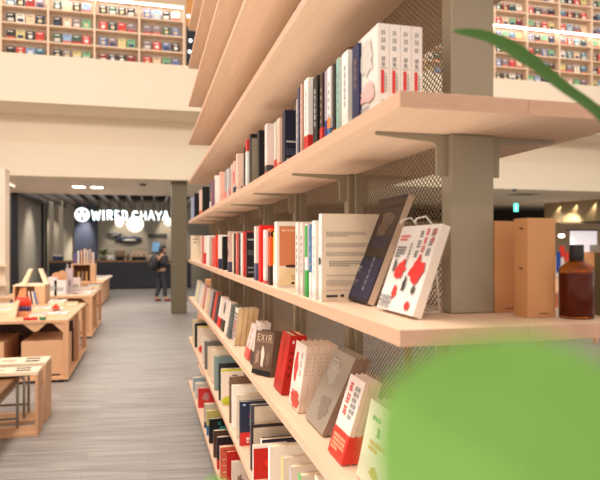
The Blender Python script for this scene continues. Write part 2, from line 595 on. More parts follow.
GL = {  # stroke letters on a 1 x 1 cell
    'W': [[(0, 1), (.25, 0), (.5, .8), (.75, 0), (1, 1)]], 'I': [[(.5, 0), (.5, 1)]],
    'R': [[(.1, 0), (.1, 1), (.6, 1), (.85, .88), (.85, .62), (.6, .5), (.1, .5)], [(.5, .5), (.9, 0)]],
    'E': [[(.85, 1), (.12, 1), (.12, 0), (.85, 0)], [(.12, .5), (.75, .5)]],
    'D': [[(.1, 0), (.1, 1), (.5, 1), (.8, .85), (.92, .5), (.8, .15), (.5, 0), (.1, 0)]],
    'C': [[(.92, .85), (.7, .98), (.4, .98), (.15, .8), (.06, .5), (.15, .2), (.4, .02), (.7, .02), (.92, .15)]],
    'H': [[(.1, 0), (.1, 1)], [(.9, 0), (.9, 1)], [(.1, .5), (.9, .5)]],
    'A': [[(0, 0), (.5, 1), (1, 0)], [(.2, .33), (.8, .33)]],
    'Y': [[(0, 1), (.5, .48), (1, 1)], [(.5, .48), (.5, 0)]],
    'X': [[(.05, 0), (.95, 1)], [(.05, 1), (.95, 0)]],
    'T': [[(0, 1), (1, 1)], [(.5, 1), (.5, 0)]], 'F': [[(.85, 1), (.12, 1), (.12, 0)], [(.12, .5), (.75, .5)]],
}


def strokes(m, word, org, ax, ay, w, h, mi, off):
    n = ax.cross(ay) * off
    cw = w / len(word); t = min(cw, h) * .1
    for i, ch in enumerate(word):
        for line in GL[ch]:
            for (x0, y0), (x1, y1) in zip(line, line[1:]):
                a = org + ax * (cw * (i + .1 + .8 * x0)) + ay * (h * y0) + n
                b = org + ax * (cw * (i + .1 + .8 * x1)) + ay * (h * y1) + n
                d = (b - a).normalized(); s = n.normalized().cross(d) * t
                m.face([a - s, b - s, b + s, a + s], mi)


def G(x):
    return (x, x, x)


RED, DRED, CORAL, ORANGE = (206, 46, 40), (150, 36, 32), (226, 104, 86), (228, 128, 60)
BLK, DBR, NAVY, BLUE, TEAL = (24, 23, 24), (58, 40, 34), (30, 36, 78), (62, 112, 158), (140, 178, 164)
WHT, CRM, PNK, LIL, GRY = (236, 230, 222), (232, 214, 190), (228, 190, 172), (170, 158, 172), (150, 146, 144)
LIME, YEL, GRN, DKG = (190, 196, 50), (222, 196, 80), (54, 160, 70), (88, 102, 100)

ROW = {'A': 'upper row', 'B': 'middle row', 'C': 'slanted row', 'D': 'second lowest row', 'E': 'lowest row'}


def spine_row(lv, X, items, grp):
    """items run from the near end to the far end: (u_far, u_near, v_top, cover, spine, deco, look, depth)"""
    z = LEVELS[lv]
    for i, (ul, ur, vt, cover, spine, deco, look, dw) in enumerate(items):
        pf, pn = on_x(ul, vt, X), on_x(ur, vt, X)
        if pf.y > YF - .03: pf.y, pn.y = YF - .03, min(pn.y, YF - .05)
        pitch = pf.y - pn.y
        t = max(.007, min(.042, pitch * .62))
        h = pf.z - z
        o = make_book(dw, t, h, cover, spine, deco)
        o.location = (X + random.uniform(0, .004), pf.y - t, z)
        tag(o, f'{look}, {nth(i + 1)} from near end of the {ROW[lv]}', 'book', grp)


def T(rows=1, c=G(60), a=.25, b=.75, z0=.3, z1=.85):   # spine title: column of characters
    return ('s', a, b, z0, z1, c, f'g{rows}')


def Bm(c, h=.25, f='s'):                               # band round the foot of the book
    return (f, 0, 1, 0, h, c, 'r')


itA = [
    (352, 363, 49, NAVY, None, [('s', .3, .7, .45, .85, (150, 120, 100), 'g4'), ('n', .1, .5, .5, .9, (120, 110, 120), 'm6')], 'navy spine with tan lettering', .13),
    (341, 350.5, 55, WHT, None, [T(6, G(150)), Bm(DBR, .08)], 'plain white thick spine', .13),
    (336, 341, 60, (206, 216, 206), TEAL, [T(5, G(120))], 'pale teal spine with a white side', .13),
    (332.3, 336, 65.5, DBR, BLK, [Bm(ORANGE, .1)], 'dark brown narrow spine', .13),
    (327, 332, 69, WHT, None, [Bm(BLUE, .16), ('s', 0, 1, .16, .3, ORANGE, 'r'), T(5, G(120))], 'white spine with orange and blue foot', .13),
    (324, 327, 72, LIL, None, [Bm((40, 50, 130), .3)], 'lilac spine with a blue foot', .13),
    (319.5, 323.8, 75, DBR, None, [Bm(RED, .24), Bm(RED, .24, 'n'), T(5, (200, 180, 160))], 'dark brown spine with red foot', .13),
    (312, 319.3, 79, BLK, None, [T(6, G(200)), Bm(DRED, .06), ('n', .02, .2, .3, .85, G(190), 'g7')], 'black spine with white lettering', .13),
    (303, 312, 81, WHT, None, [Bm(RED, .24), Bm(RED, .24, 'n'), T(6, G(190))], 'white book with a red paper band', .13),
    (300, 303, 85, (190, 150, 130), None, [T(5, WHT)], 'dull pink narrow spine', .13),
    (297.3, 300, 88.5, (70, 66, 100), None, [T(5, G(170))], 'slate blue narrow spine', .13),
    (295, 297.3, 100, (176, 168, 160), None, [T(4, G(80))], 'low grey spine', .13),
    (281.5, 295, 112.5, (26, 28, 48), None, [('n', .03, .28, .1, .14, G(150), 'r'), ('n', .03, .28, .2, .32, (70, 74, 100), 'm3'), ('n', .03, .25, .42, .45, G(170), 'r')], 'dark navy book with small white lines', .15),
    (276, 281, 120, PNK, None, [T(6, G(150)), Bm(CORAL, .14)], 'pinkish white spine with coral foot', .13),
    (273, 276, 123, (200, 196, 180), None, [Bm(RED, .24)], 'pale grey green spine with red foot', .13),
    (264, 273, 125.5, (226, 206, 198), None, [Bm(RED, .1), ('s', 0, 1, .1, .22, G(70), 'r'), Bm(RED, .1, 'n'), ('n', 0, 1, .1, .22, G(70), 'r')], 'pinkish white book with dark and red foot', .13),
    (256.5, 263.5, 132, BLK, None, [], 'plain black thick book', .15),
    (248.5, 256, 135.5, BLK, None, [('n', .02, .16, .06, .92, (140, 128, 112), 'r')], 'black framed book with grey picture', .17),
    (245.3, 248.3, 141, WHT, None, [('s', 0, 1, .76, 1, RED, 'r'), ('n', 0, 1, .76, 1, RED, 'r')], 'white book with a red top', .13),
    (243, 245, 148, BLK, None, [], 'thin black spine', .13),
    (236, 243, 154.5, (228, 196, 178), None, [('s', .3, .7, .12, .2, G(70), 'd'), ('n', .12, .17, .12, .2, G(70), 'd')], 'plain pinkish cream book with round mark', .15),
    (233, 235.6, 162, (222, 180, 168), None, [('s', 0, 1, .35, .7, RED, 'r'), Bm(NAVY, .25)], 'red and white spine with navy foot', .13),
    (231, 233, 165, PNK, None, [T(4, (160, 90, 80))], 'pale pink thin spine', .13),
    (229, 231, 167, (150, 140, 140), None, [Bm(RED, .3)], 'grey spine with red foot', .13),
    (226, 229, 169.5, (206, 200, 194), None, [T(4, G(130))], 'white grey spine', .13),
    (224.3, 226, 171.5, GRY, None, [Bm(CORAL, .3)], 'grey thin spine', .13),
    (219, 224, 172.5, (230, 178, 158), None, [], 'salmon pink plain spine', .13),
    (214, 219, 176, WHT, None, [('s', .2, .8, .1, .9, (70, 80, 78), 'r'), ('s', .45, .6, .1, .9, WHT, 'r')], 'white framed spine with a dark panel', .13),
    (211, 213.6, 181, (130, 90, 110), None, [('s', 0, 1, .35, .55, ORANGE, 'r')], 'purple spine with an orange patch', .13),
    (209.3, 211, 183.5, (60, 54, 54), None, [Bm(WHT, .3)], 'dark grey spine with white foot', .13),
    (202, 209, 187, BLK, None, [], 'wide plain black volume', .15),
    (199, 201.6, 190.5, (226, 196, 176), None, [Bm(CORAL, .2)], 'thin cream spine with coral foot', .13),
    (194, 198.6, 193.5, BLK, None, [], 'smaller plain black volume', .14),
    (190.6, 193, 197.5, (150, 160, 190), None, [('s', .3, .7, 0, 1, WHT, 'r')], 'pale blue and white spine', .13),
    (189, 190.4, 199, BLK, None, [], 'thin black last spine', .13),
]
spine_row('A', .422, itA, 'books on the shelf above eye level')

itB = [
    (317.5, 322, 214, CRM, (240, 232, 222), [('n', .06, .62, .74, .80, (178, 164, 150), 'm3'), ('n', .06, .86, .62, .67, (186, 172, 158), 'm3'), ('n', .06, .8, .52, .57, (186, 172, 158), 'm3'), ('n', .1, .62, .40, .47, (170, 156, 142), 'm3'), ('n', .06, .75, .29, .31, (186, 172, 158), 'm1'), ('n', .06, .86, .18, .25, (196, 182, 168), 'm3'), ('n', .06, .8, .12, .14, (196, 182, 168), 'm1'), ('n', .06, .22, .05, .075, G(60), 'r'), ('n', .26, .31, .05, .08, G(60), 'r'), ('s', .2, .8, .42, .5, G(70), 'r')], 'large cream book with printed back cover', .185),
    (311, 317, 221, WHT, None, [T(5, G(190))], 'tall white spine beside the cream back cover', .15),
    (308, 311, 224.5, BLUE, None, [Bm(WHT, .35), T(4, WHT)], 'blue and white spine', .15),
    (304.2, 308, 224.5, WHT, None, [('s', 0, 1, .55, .98, GRN, 'r'), ('s', 0, 1, 0, .37, GRN, 'r'), ('n', 0, .2, 0, .37, GRN, 'r')], 'white spine with two green blocks', .15),
    (299.5, 304, 223, (222, 204, 192), None, [T(6, G(150))], 'pale pink lettered spine', .15),
    (294.5, 299, 222.5, (230, 218, 206), None, [T(6, G(140))], 'off white spine with grey lettering', .15),
    (274.2, 293.5, 222, (236, 226, 212), WHT, [('n', .05, .96, .33, .93, (206, 128, 88), 'r'), ('n', .05, .96, .29, .36, (70, 50, 44), 'b'), ('n', .05, .96, .03, .3, (236, 214, 170), 'r'), ('n', .32, .7, .05, .1, G(50), 'm1'), ('n', .32, .7, .12, .2, (190, 170, 130), 'm2'), ('n', .1, .5, .85, .9, (230, 180, 150), 'm1')], 'white framed back cover in orange with barcode', .15),
    (272.6, 274.2, 232, YEL, None, [Bm(WHT, .4)], 'thin yellow spine', .13),
    (267.3, 272.4, 228.5, (230, 92, 44), None, [Bm(DBR, .34), Bm(DBR, .34, 'n'), ('s', .1, .9, .84, .96, DBR, 'd'), ('n', .0, .2, .84, .95, DBR, 'd')], 'orange book with a dark foot', .12),
    (262.6, 267, 230, (236, 224, 220), None, [T(7, (200, 120, 120)), Bm((220, 100, 100), .06)], 'white spine with rosy lettering', .12),
    (258, 262.4, 225.5, (218, 34, 30), None, [], 'tall plain bright red book', .15),
    (253.2, 257.8, 226.5, (226, 212, 204), None, [Bm((86, 90, 116), .32), Bm((86, 90, 116), .32, 'n')], 'white book with slate blue foot', .14),
    (244.4, 252.8, 232.5, (32, 29, 30), DRED, [('n', .03, .3, .82, .86, G(150), 'r'), ('n', .03, .3, .5, .62, G(96), 'm3'), ('n', .03, .3, .2, .24, G(120), 'r'), ('n', .03, .3, .1, .14, G(120), 'r')], 'black cover with grey lines and red spine', .15),
    (242.3, 244.2, 231.5, (206, 52, 40), None, [], 'scarlet spine', .14),
    (240.6, 242.2, 233, WHT, None, [], 'thin white spine', .13),
    (238.2, 240.5, 233, BLK, None, [], 'black spine between red and white', .13),
    (235.4, 238, 233.5, (222, 96, 88), None, [T(5, WHT)], 'rose red spine', .13),
    (233.6, 235.2, 233.5, DBR, None, [], 'thin brown spine', .13),
    (232, 233.5, 233.5, CRM, None, [], 'thin cream spine', .13),
    (227.6, 231.9, 231.5, (200, 170, 160), None, [('s', 0, .5, .8, .9, RED, 'r'), ('s', .5, 1, .7, .8, RED, 'r'), ('s', 0, 1, 0, .25, (70, 66, 90), 'r'), ('s', .2, .8, .35, .6, DRED, 'd')], 'red and white chequered spine', .14),
    (221.6, 227.3, 236.5, BLK, None, [], 'plain black thick book', .14),
    (218, 221.5, 235, WHT, None, [Bm((60, 60, 90), .3)], 'white spine with dark foot', .13),
    (214.7, 217.9, 234.8, (214, 66, 48), None, [], 'vermilion spine', .14),
    (211.6, 214.5, 238, (216, 104, 90), None, [T(4, WHT)], 'coral red spine', .13),
    (209.2, 211.4, 237, (180, 168, 158), None, [], 'warm grey spine', .13),
    (206, 209, 235.5, WHT, None, [T(4, G(150))], 'white lettered spine', .13),
    (203.7, 205.8, 236, (230, 214, 200), None, [Bm(RED, .4)], 'cream spine with red foot', .13),
    (202.1, 203.6, 236.5, (190, 90, 84), None, [], 'thin dull red spine', .13),
    (200, 202, 236, PNK, None, [], 'thin pink spine', .13),
    (190.5, 200, 235.5, (232, 214, 186), None, [('n', .1, .4, .82, .88, G(90), 'm1'), ('n', .15, .3, .68, .74, G(120), 'd')], 'large cream cover at the far end', .18),
]
spine_row('B', .412, itB, 'books on the shelf just below eye level')

# ---- face-out volumes: make_book turned so that the front cover looks at the aisle (-x) and the spine at the viewer (-y)
from itertools import count


def stack(lv, near, tilt, n, t, h, wd, cover, spine, deco, look, where, rz=0, grp=None, z=None, gap=.0008, pages_front=False):
    """near: (X, Y) of the near bottom corner of the front cover; copies follow towards +x"""
    z = LEVELS[lv] if z is None else z
    first = make_book(wd, t, h, cover, spine, deco)
    for k in range(n):
        o = first if k == 0 else copy_tree(first)
        # local: spine -x -> world -y ; far board +y -> world -x (front cover)
        if not pages_front:
            base = Matrix.Rotation(R(90), 4, 'Z')            # x -> y, y -> -x : spine at -y, depth along +y, front = y=t board at -x
            shift = Matrix.Translation((t, 0, 0))
        else:
            base = Matrix.Rotation(R(-90), 4, 'Z')           # x -> -y, y -> x : spine far, fore edge towards the viewer
            shift = Matrix.Translation((0, wd, 0))
        lean = Matrix.Rotation(R(tilt), 4, 'Y')
        off = Matrix.Translation((k * (t + gap) / math.cos(R(tilt)), 0, 0))
        o.matrix_world = Matrix.Translation((near[0], near[1], z + .0006 + math.sin(R(abs(tilt))) * (t + .0006))) @ Matrix.Rotation(rz, 4, 'Z') @ off @ lean @ shift @ base
        if n == 1: lab = f'{look}, {where}'
        else: lab = f'{look}, {nth(k + 1)} copy inward, {where}'
        tag(o, lab, 'book', grp or look + ' copies')
    return first


# four white volumes at the near end of the upper row
pA = on_x(378, 60, .428)
stack('A', (.428, pA.y), 0, 4, .0225, .172, .108, (226, 214, 206), (236, 226, 220),
      [('s', .25, .75, .70, .96, G(150), 'g3'), ('s', .28, .72, .52, .64, G(120), 'g2'), ('s', .2, .8, .50, .505, G(60), 'r'),
       ('s', .25, .55, .22, .48, (214, 60, 60), 'r'), ('s', .6, .8, .24, .46, G(170), 'm6'), ('s', .25, .7, .05, .16, G(190), 'g2'),
       ('f', .1, .9, .45, .92, (200, 191, 183), 'b'), ('f', .05, .95, .15, .42, (222, 176, 168), 'b'), ('f', .1, .6, .05, .15, G(150), 'm3')],
      'white volume with grey lettering and red bar', 'near end of upper row', grp='four white volumes on the upper shelf')

# two books on display on B
stack('B', (.484, 1.262), 22, 1, .016, .272, .176, (40, 36, 44), (214, 190, 168),
      [('f', .02, .98, .42, .97, (66, 48, 40), 'r'), ('f', .35, .8, .5, .9, (108, 88, 74), 'b'), ('f', .1, .9, .5, .62, (52, 46, 60), 'r'),
       ('f', .06, .94, .84, .93, (60, 40, 34), 'm2'), ('f', .5, .9, .68, .84, (96, 80, 70), 'b'),
       ('f', .02, .98, .03, .40, (44, 42, 70), 'r'), ('f', .1, .35, .27, .33, G(150), 'm2'), ('f', .1, .4, .13, .2, G(110), 'm2'),
       ('f', .62, .76, .1, .42, (160, 150, 160), 'g6')],
      'tall dark photo cover book leaning back', 'behind the white and red book', grp='books on display stands')
stack('B', (.4776, 1.012), 19.5, 1, .018, .184, .178, (236, 228, 222), (230, 214, 200),
      [('f', .55, .66, .62, .96, G(110), 'g3'), ('f', .68, .8, .58, .97, (226, 70, 80), 'g4'), ('f', .82, .95, .64, .97, G(120), 'g3'), ('f', .86, .97, .78, .97, (226, 110, 110), 'g2'),
       ('f', .06, .32, .82, .9, (220, 110, 110), 'm2'), ('f', .06, .3, .62, .76, G(120), 'm4'), ('f', .4, .45, .5, .8, G(150), 'm8'),
       ('f', .18, .5, .34, .62, (226, 52, 50), 'b'), ('f', .55, 1.0, .3, .66, (226, 46, 44), 'b'), ('f', .3, .44, .1, .32, (220, 60, 56), 'b'), ('f', .74, .86, .04, .14, (220, 60, 56), 'd'),
       ('f', .5, .62, .2, .42, G(60), 'b'), ('f', .78, .88, .2, .34, G(70), 'b'), ('f', .12, .2, .42, .62, G(90), 'b'), ('f', .05, .35, .03, .18, G(150), 'm3')],
      'white cover with red splashes leaning on easel', 'beside the steel post', grp='books on display stands')
for (x, y0, y1, lab) in ((.566, 1.095, 1.165, 'white wire easel propping the white cover with red splashes'),):
    e_ = MB()
    zb = LEVELS['B'] + .003
    for yy in (y0, y1):
        e_.tube([(x + .010, yy, zb), (x, yy + .01, zb + .178)], .0022, 6)
        e_.tube([(x, yy + .01, zb + .178), (x - .012, yy + .016, zb + .196), (x - .03, yy + .02, zb + .192), (x - .036, yy + .02, zb + .184)], .0022, 6)
        e_.tube([(x + .010, yy, zb), (x - .025, yy, zb)], .0022, 6)
    e_.tube([(x + .010, y0, zb), (x + .010, y1, zb)], .0022, 6)
    tag(e_.build('display_easel', mat((232, 226, 216), .4), smooth=True), lab, 'easel')

# ---- shelf C
ZC = LEVELS['C']


def cpos(u, v):
    p = on_z(u, v, ZC); return (p.x, p.y)


def cpx(u, X=.432):
    p = on_x(u, 300, X); return (X, p.y)


KG = [('f', .12, .5, .5, .95, (216, 60, 60), 'g3'), ('f', .55, .85, .5, .92, G(140), 'm6')]
stack('C', (.452, 1.10), 12, 3, .014, .172, .15, (226, 220, 196), (214, 206, 178),
      [('f', .2, .8, .78, .86, (110, 160, 110), 'm1'), ('f', .25, .75, .6, .75, (90, 150, 90), 'g1'), ('f', .25, .8, .42, .56, (214, 150, 90), 'm2'), ('f', .4, .75, .1, .28, (190, 170, 90), 'b')],
      'cream cover with green lettering', 'nearest slanted pile', grp='cream covers with green lettering')
stack('C', cpos(341, 467), 18, 3, .0130, .198, .105, (232, 216, 206), (228, 206, 180),
      KG + [('f', 0, 1, 0, .34, (222, 62, 48), 'r'), ('f', .1, .9, .08, .28, (236, 180, 140), 'm4'), ('s', 0, 1, 0, .34, (222, 62, 48), 'r')],
      'white slanted book with red band', 'near end', grp='white books with red bands')
stack('C', cpos(322, 438), 25.5, 3, .0135, .224, .18, (158, 144, 128), (150, 122, 106),
      [('f', .1, .7, .5, .9, (172, 160, 148), 'b'), ('f', .3, .9, .1, .45, (136, 122, 110), 'b'), ('f', .12, .5, .75, .9, (190, 180, 170), 'm3')],
      'glossy grey brown book', 'pile leaning far back', grp='glossy grey brown books')
stack('C', cpos(298, 414), 8, 5, .0195, .205, .13, (226, 206, 196), (224, 200, 180),
      [('f', .1, .5, .3, .9, (206, 60, 56), 'b'), ('f', .5, .95, .5, .9, (190, 170, 160), 'g3'), ('f', 0, 1, 0, .3, (206, 70, 60), 'b'), ('s', .3, .7, .55, .92, (196, 170, 156), 'g6')],
      'cream spined book with red cover art', 'pile of five', grp='cream spined books with red cover art')
stack('C', cpos(281, 396), 10, 2, .028, .205, .13, (182, 32, 24), (186, 34, 26),
      [('s', .25, .75, .3, .8, (96, 20, 18), 'g4'), ('s', .35, .6, .86, .92, WHT, 'd'), ('f', .1, .9, .4, .9, (150, 30, 26), 'g4')],
      'bright red slanted book', 'pile of two red books', grp='bright red slanted books')
stack('C', (.462, 2.262), 9, 2, .03, .172, .106, (104, 78, 62), (116, 88, 70),
      [('f', .1, .9, .78, .92, (200, 170, 140), 'tEXIR'), ('f', .04, .96, .74, .76, (150, 120, 96), 'r'), ('f', .08, .36, .18, .6, (150, 120, 100), 'b'), ('f', .38, .62, .12, .68, (214, 190, 170), 'b'), ('f', .66, .94, .16, .6, (120, 92, 76), 'b'), ('f', .0, 1, 0, .1, (30, 24, 24), 'r')],
      'brown photo cover book turned to the viewer', 'before red pair', rz=R(33), grp='brown photo cover books')
stack('C', cpx(254), 9, 2, .022, .19, .11, (196, 180, 172), (214, 196, 186),
      [('f', 0, 1, 0, .4, (60, 46, 44), 'r'), ('f', .2, .8, .5, .9, (120, 90, 84), 'g3'), ('s', 0, 1, 0, .3, (60, 46, 44), 'r'), ('s', .3, .7, .4, .9, (130, 110, 106), 'g4')],
      'white book with a dark foot', 'beyond brown photo covers', grp='white books with a dark foot')
stack('C', cpx(247.5), 14, 1, .016, .16, .105, (232, 196, 186), (230, 200, 190),
      [('f', .1, .9, .1, .9, (214, 110, 100), 'g4'), ('s', 0, 1, 0, .3, (214, 90, 80), 'r')], 'small pink and white slanted book', 'before the row of pages', grp='pink and white book')
stack('C', cpx(234.5), 7, 4, .0255, .188, .12, (222, 204, 190), (206, 176, 132),
      [('f', .05, .95, .1, .9, (120, 100, 96), 'm8'), ('f', .2, .7, .3, .7, (196, 90, 80), 'b'), ('s', .02, .06, 0, 1, (110, 84, 60), 'r')],
      'patterned cover book showing tan edge', 'middle of slanted row', grp='patterned cover books with tan edges')
FAR = [
    (228.5, 2, .018, .185, (70, 84, 84), (92, 104, 100), [('f', .2, .8, .3, .8, (150, 160, 150), 'g3')], 'dark teal book'),
    (226.3, 2, .018, .19, (228, 210, 196), (226, 204, 190), [('f', .2, .8, .3, .9, (190, 110, 100), 'g4')], 'cream book with rose lettering'),
    (222.5, 1, .024, .19, (216, 200, 190), (230, 216, 206), [('f', 0, 1, 0, .35, (40, 34, 34), 'r'), ('s', 0, 1, 0, .35, (40, 34, 34), 'r'), ('f', .2, .8, .5, .9, (60, 50, 50), 'd')], 'white book with black foot'),
    (218.7, 2, .018, .19, (232, 214, 204), (228, 204, 192), [('f', .1, .9, .05, .35, (216, 50, 44), 'd'), ('s', 0, 1, 0, .3, (216, 50, 44), 'r')], 'white book with a red disc'),
    (215.6, 1, .022, .19, (60, 44, 46), (52, 44, 48), [('s', .3, .7, .3, .8, G(150), 'g4')], 'dark plum book'),
    (213.6, 1, .03, .195, (206, 54, 42), (204, 56, 44), [('s', .3, .7, .3, .8, (150, 30, 26), 'g4')], 'single red book'),
    (211.4, 1, .022, .19, (50, 48, 54), (46, 44, 50), [], 'charcoal book'),
    (209.2, 2, .018, .19, (176, 162, 164), (196, 182, 178), [('f', .2, .8, .3, .8, (120, 100, 110), 'g3')], 'lilac grey book'),
    (207.0, 1, .025, .185, (206, 180, 140), (214, 190, 150), [], 'tan book'),
    (205.3, 2, .018, .185, (230, 206, 192), (222, 190, 176), [('f', .2, .8, .2, .8, (190, 90, 80), 'g4')], 'pale pink book'),
    (203.2, 1, .025, .19, (190, 120, 100), (196, 130, 110), [], 'terracotta book'),
    (201.8, 2, .018, .19, (222, 190, 180), (226, 200, 190), [], 'rose white book'),
    (200.0, 1, .03, .185, (228, 214, 200), (230, 214, 200), [('s', .2, .8, .2, .9, (190, 70, 60), 'g4')], 'cream book with red lettering'),
    (198.4, 2, .018, .19, (180, 186, 196), (214, 206, 200), [], 'pale blue grey book'),
    (196.8, 1, .025, .19, (222, 206, 150), (226, 210, 170), [], 'pale yellow book'),
    (195.3, 2, .018, .19, (206, 206, 200), (226, 214, 200), [], 'off white book'),
]
for u, n, t, h, c, s, dc, look in FAR:
    stack('C', cpx(u), 9, n, t, h, .12, c, s, dc, look, 'far part of slanted row', grp='slanted books towards the far end')

# ---- shelves D and E : spine-out books, near cover in view
def corner_row(lv, items, grp, X0=.412):
    z = LEVELS[lv]
    for i, (u, vt, t, dw, cover, spine, deco, look, *xx) in enumerate(items):
        X = xx[0] if xx else X0
        p = on_x(u, vt, X)
        o = make_book(dw, t, p.z - z, cover, spine, deco)
        o.location = (X, p.y, z)
        tag(o, f'{look}, {nth(i + 1)} from near end of the {ROW[lv]}', 'book', grp)


itD = [
    (318, 478, .03, .20, (226, 214, 196), (206, 196, 170), [], 'cream wide book under the slanted shelf'),
    (301, 476, .028, .20, (216, 200, 180), GRN, [], 'cream book with a green edge'),
    (291, 467, .022, .20, (222, 206, 190), (170, 160, 170), [], 'cream book with grey spine'),
    (283, 458, .02, .19, (226, 210, 190), (220, 190, 100), [], 'cream book with yellow spine'),
    (270, 447, .03, .19, (234, 222, 206), WHT, [], 'white thick book beside the red picture'),
    (253.5, 446, .02, .135, (236, 224, 214), (230, 216, 206), [('n', .0, .95, .2, .93, (190, 36, 26), 'r'), ('n', .3, .9, .3, .85, (216, 50, 34), 'b'), ('n', 0, .95, .0, .18, (226, 130, 60), 'r')], 'small square book with red picture', .390),
    (262, 440, .03, .18, (36, 32, 60), WHT, [('n', 0, 1, .86, .96, (60, 52, 76), 'r')], 'white spined book with dark blue cover', .442),
    (256, 430, .03, .18, (222, 208, 192), (230, 218, 206), [('n', 0, 1, .9, .96, (40, 36, 40), 'r')], 'white book with dark top line', .436),
    (251.5, 425, .02, .21, (52, 40, 40), (46, 38, 38), [('n', .04, .98, .04, .93, (196, 176, 156), 'r')], 'large book with dark brown frame'),
    (251, 405, .022, .14, (70, 70, 78), (82, 84, 92), [('n', .1, .96, .1, .97, (204, 186, 164), 'r'), ('n', .15, .4, .6, .8, G(180), 'g1'), ('s', .2, .8, .5, .8, G(180), 'g2')], 'dark grey spine above brown frame'),
    (240, 402, .022, .15, (40, 46, 70), (70, 70, 80), [('n', 0, 1, 0, .3, (210, 52, 44), 'r'), ('n', .2, .8, .06, .2, WHT, 'm2'), ('n', .28, .52, .45, .62, (190, 190, 200), 'g1'), ('n', .28, .52, .64, .7, (200, 60, 60), 'm1'), ('n', .08, .18, .9, .95, (150, 180, 200), 'd')], 'navy cover with red band'),
    (236.5, 395, .03, .15, (226, 208, 186), (216, 200, 176), [], 'cream thick book behind the navy cover'),
    (232.5, 386, .03, .15, (236, 228, 218), (232, 222, 212), [('s', .3, .7, .3, .8, G(120), 'g5')], 'white thick spine'),
    (229.5, 377, .012, .12, (120, 92, 72), (110, 84, 66), [('n', .2, .8, .2, .8, (90, 66, 52), 'b')], 'brown picture cover'),
    (221.5, 369.5, .026, .13, (232, 212, 196), (214, 214, 170), [('n', 0, .7, 0, .26, LIME, 'd'), ('n', 0, 1, .94, 1, LIME, 'r'), ('n', .25, .85, .74, .86, G(50), 'g1'), ('n', .5, .8, .74, .86, G(50), 'g1'), ('n', .3, .7, .6, .66, G(150), 'm2'), ('n', .5, .85, .3, .5, (180, 140, 130), 'b')], 'pale cover with lime circle'),
    (219, 364, .02, .14, (40, 40, 42), (34, 34, 36), [], 'black spine beside the lime cover'),
    (214.5, 356.5, .03, .15, (112, 132, 130), (120, 138, 134), [('n', 0, .12, 0, 1, (126, 146, 142), 'r')], 'grey teal plain cover'),
    (211, 350, .03, .14, (226, 206, 180), (222, 204, 180), [('s', .3, .7, .1, .4, (160, 80, 60), 'g2')], 'cream spine beside grey teal cover'),
    (208, 347, .03, .14, (220, 198, 170), (214, 190, 160), [], 'tan spine'),
    (204.8, 341.5, .04, .14, (110, 104, 100), (128, 120, 116), [], 'grey plain cover'),
    (202.3, 337.5, .04, .13, (226, 212, 196), (230, 214, 200), [], 'white spine beside grey cover'),
    (197.6, 326.5, .03, .15, (230, 208, 190), (226, 206, 190), [('n', .05, .75, .0, .34, (216, 50, 50), 'd'), ('n', 0, 1, .95, 1, YEL, 'r')], 'cream cover with red disc'),
    (194.6, 323, .06, .14, (30, 28, 28), WHT, [], 'black cover at the far end'),
    (193, 320, .05, .14, (226, 200, 150), (220, 190, 140), [], 'tan cover at the far end'),
]
corner_row('D', itD, 'books on the shelf second from the floor')
itE = [
    (232, 462, .018, .12, (230, 214, 200), (226, 210, 200), [('n', .1, .6, .3, .8, (150, 120, 110), 'b')], 'white picture cover'),
    (227, 452, .02, .13, (196, 40, 36), (170, 36, 34), [], 'thin red cover'),
    (220.3, 447.5, .035, .135, (222, 104, 78), (226, 190, 170), [('n', .15, .85, .86, .92, (90, 50, 44), 'm1'), ('n', .1, .5, .6, .62, WHT, 'r'), ('n', .1, .7, .4, .42, WHT, 'r'), ('n', .1, .4, .2, .22, WHT, 'r')], 'coral red cover'),
    (217.3, 437.5, .03, .13, (44, 40, 46), (40, 38, 48), [('s', 0, 1, 0, .3, RED, 'r'), ('n', 0, 1, 0, .3, RED, 'r')], 'black spine with red foot'),
    (213.7, 431, .03, .13, (90, 66, 56), (86, 64, 58), [('s', .2, .8, .4, .9, (190, 90, 80), 'g3')], 'dark brown spine'),
    (209.3, 419, .03, .14, (28, 32, 34), (30, 30, 32), [('n', .1, .9, .72, .88, (40, 160, 160), 'g1'), ('n', .4, .9, .4, .7, (40, 150, 150), 'b')], 'black cover with turquoise print'),
    (206.8, 411, .03, .13, (206, 190, 110), (196, 190, 150), [('s', 0, 1, 0, .4, BLUE, 'r')], 'yellow and blue spine'),
    (204.5, 404.5, .04, .13, (214, 200, 180), (120, 116, 120), [('s', 0, 1, 0, .25, NAVY, 'r')], 'grey spine with navy foot'),
    (198.3, 388.5, .04, .14, (204, 52, 50), (210, 56, 50), [('n', .2, .7, .3, .8, (190, 130, 130), 'b'), ('s', .3, .7, .3, .8, WHT, 'g3')], 'red cover with pale picture'),
    (195.4, 383.5, .05, .13, (206, 206, 196), (196, 196, 186), [], 'pale grey spine'),
    (193.2, 378, .06, .13, (150, 170, 180), (176, 182, 190), [('s', 0, .5, 0, 1, WHT, 'r')], 'pale blue cover at the far end'),
]
corner_row('E', itE, 'books on the lowest shelf')

# ------------------------------------------------------------------ things on the back side of shelf B
ZB = LEVELS['B']


def carton(x0, x1, y0, y1, h, label):
    o = MB().box(x0, x1, y0, y1, 0, h).build('carton', mat((206, 148, 98), .6, 0, .04, 8), bevel=.001, loc=(0, 0, ZB))
    m = MB()
    yc = (y0 + y1) / 2
    m.box(x0 - .0004, x0, yc - .007, yc + .004, h * .48, h * .50)
    m.box(x0 - .0004, x0, yc - .009, yc + .003, h * .885, h * .905)
    m.box(x0 + .026, x0 + .046, y0 - .0004, y0, h * .035, h * .045)
    m.build('printed_mark', mat((120, 76, 46), .6), o)
    tag(o, label, 'box', 'kraft cartons on the shelf end')


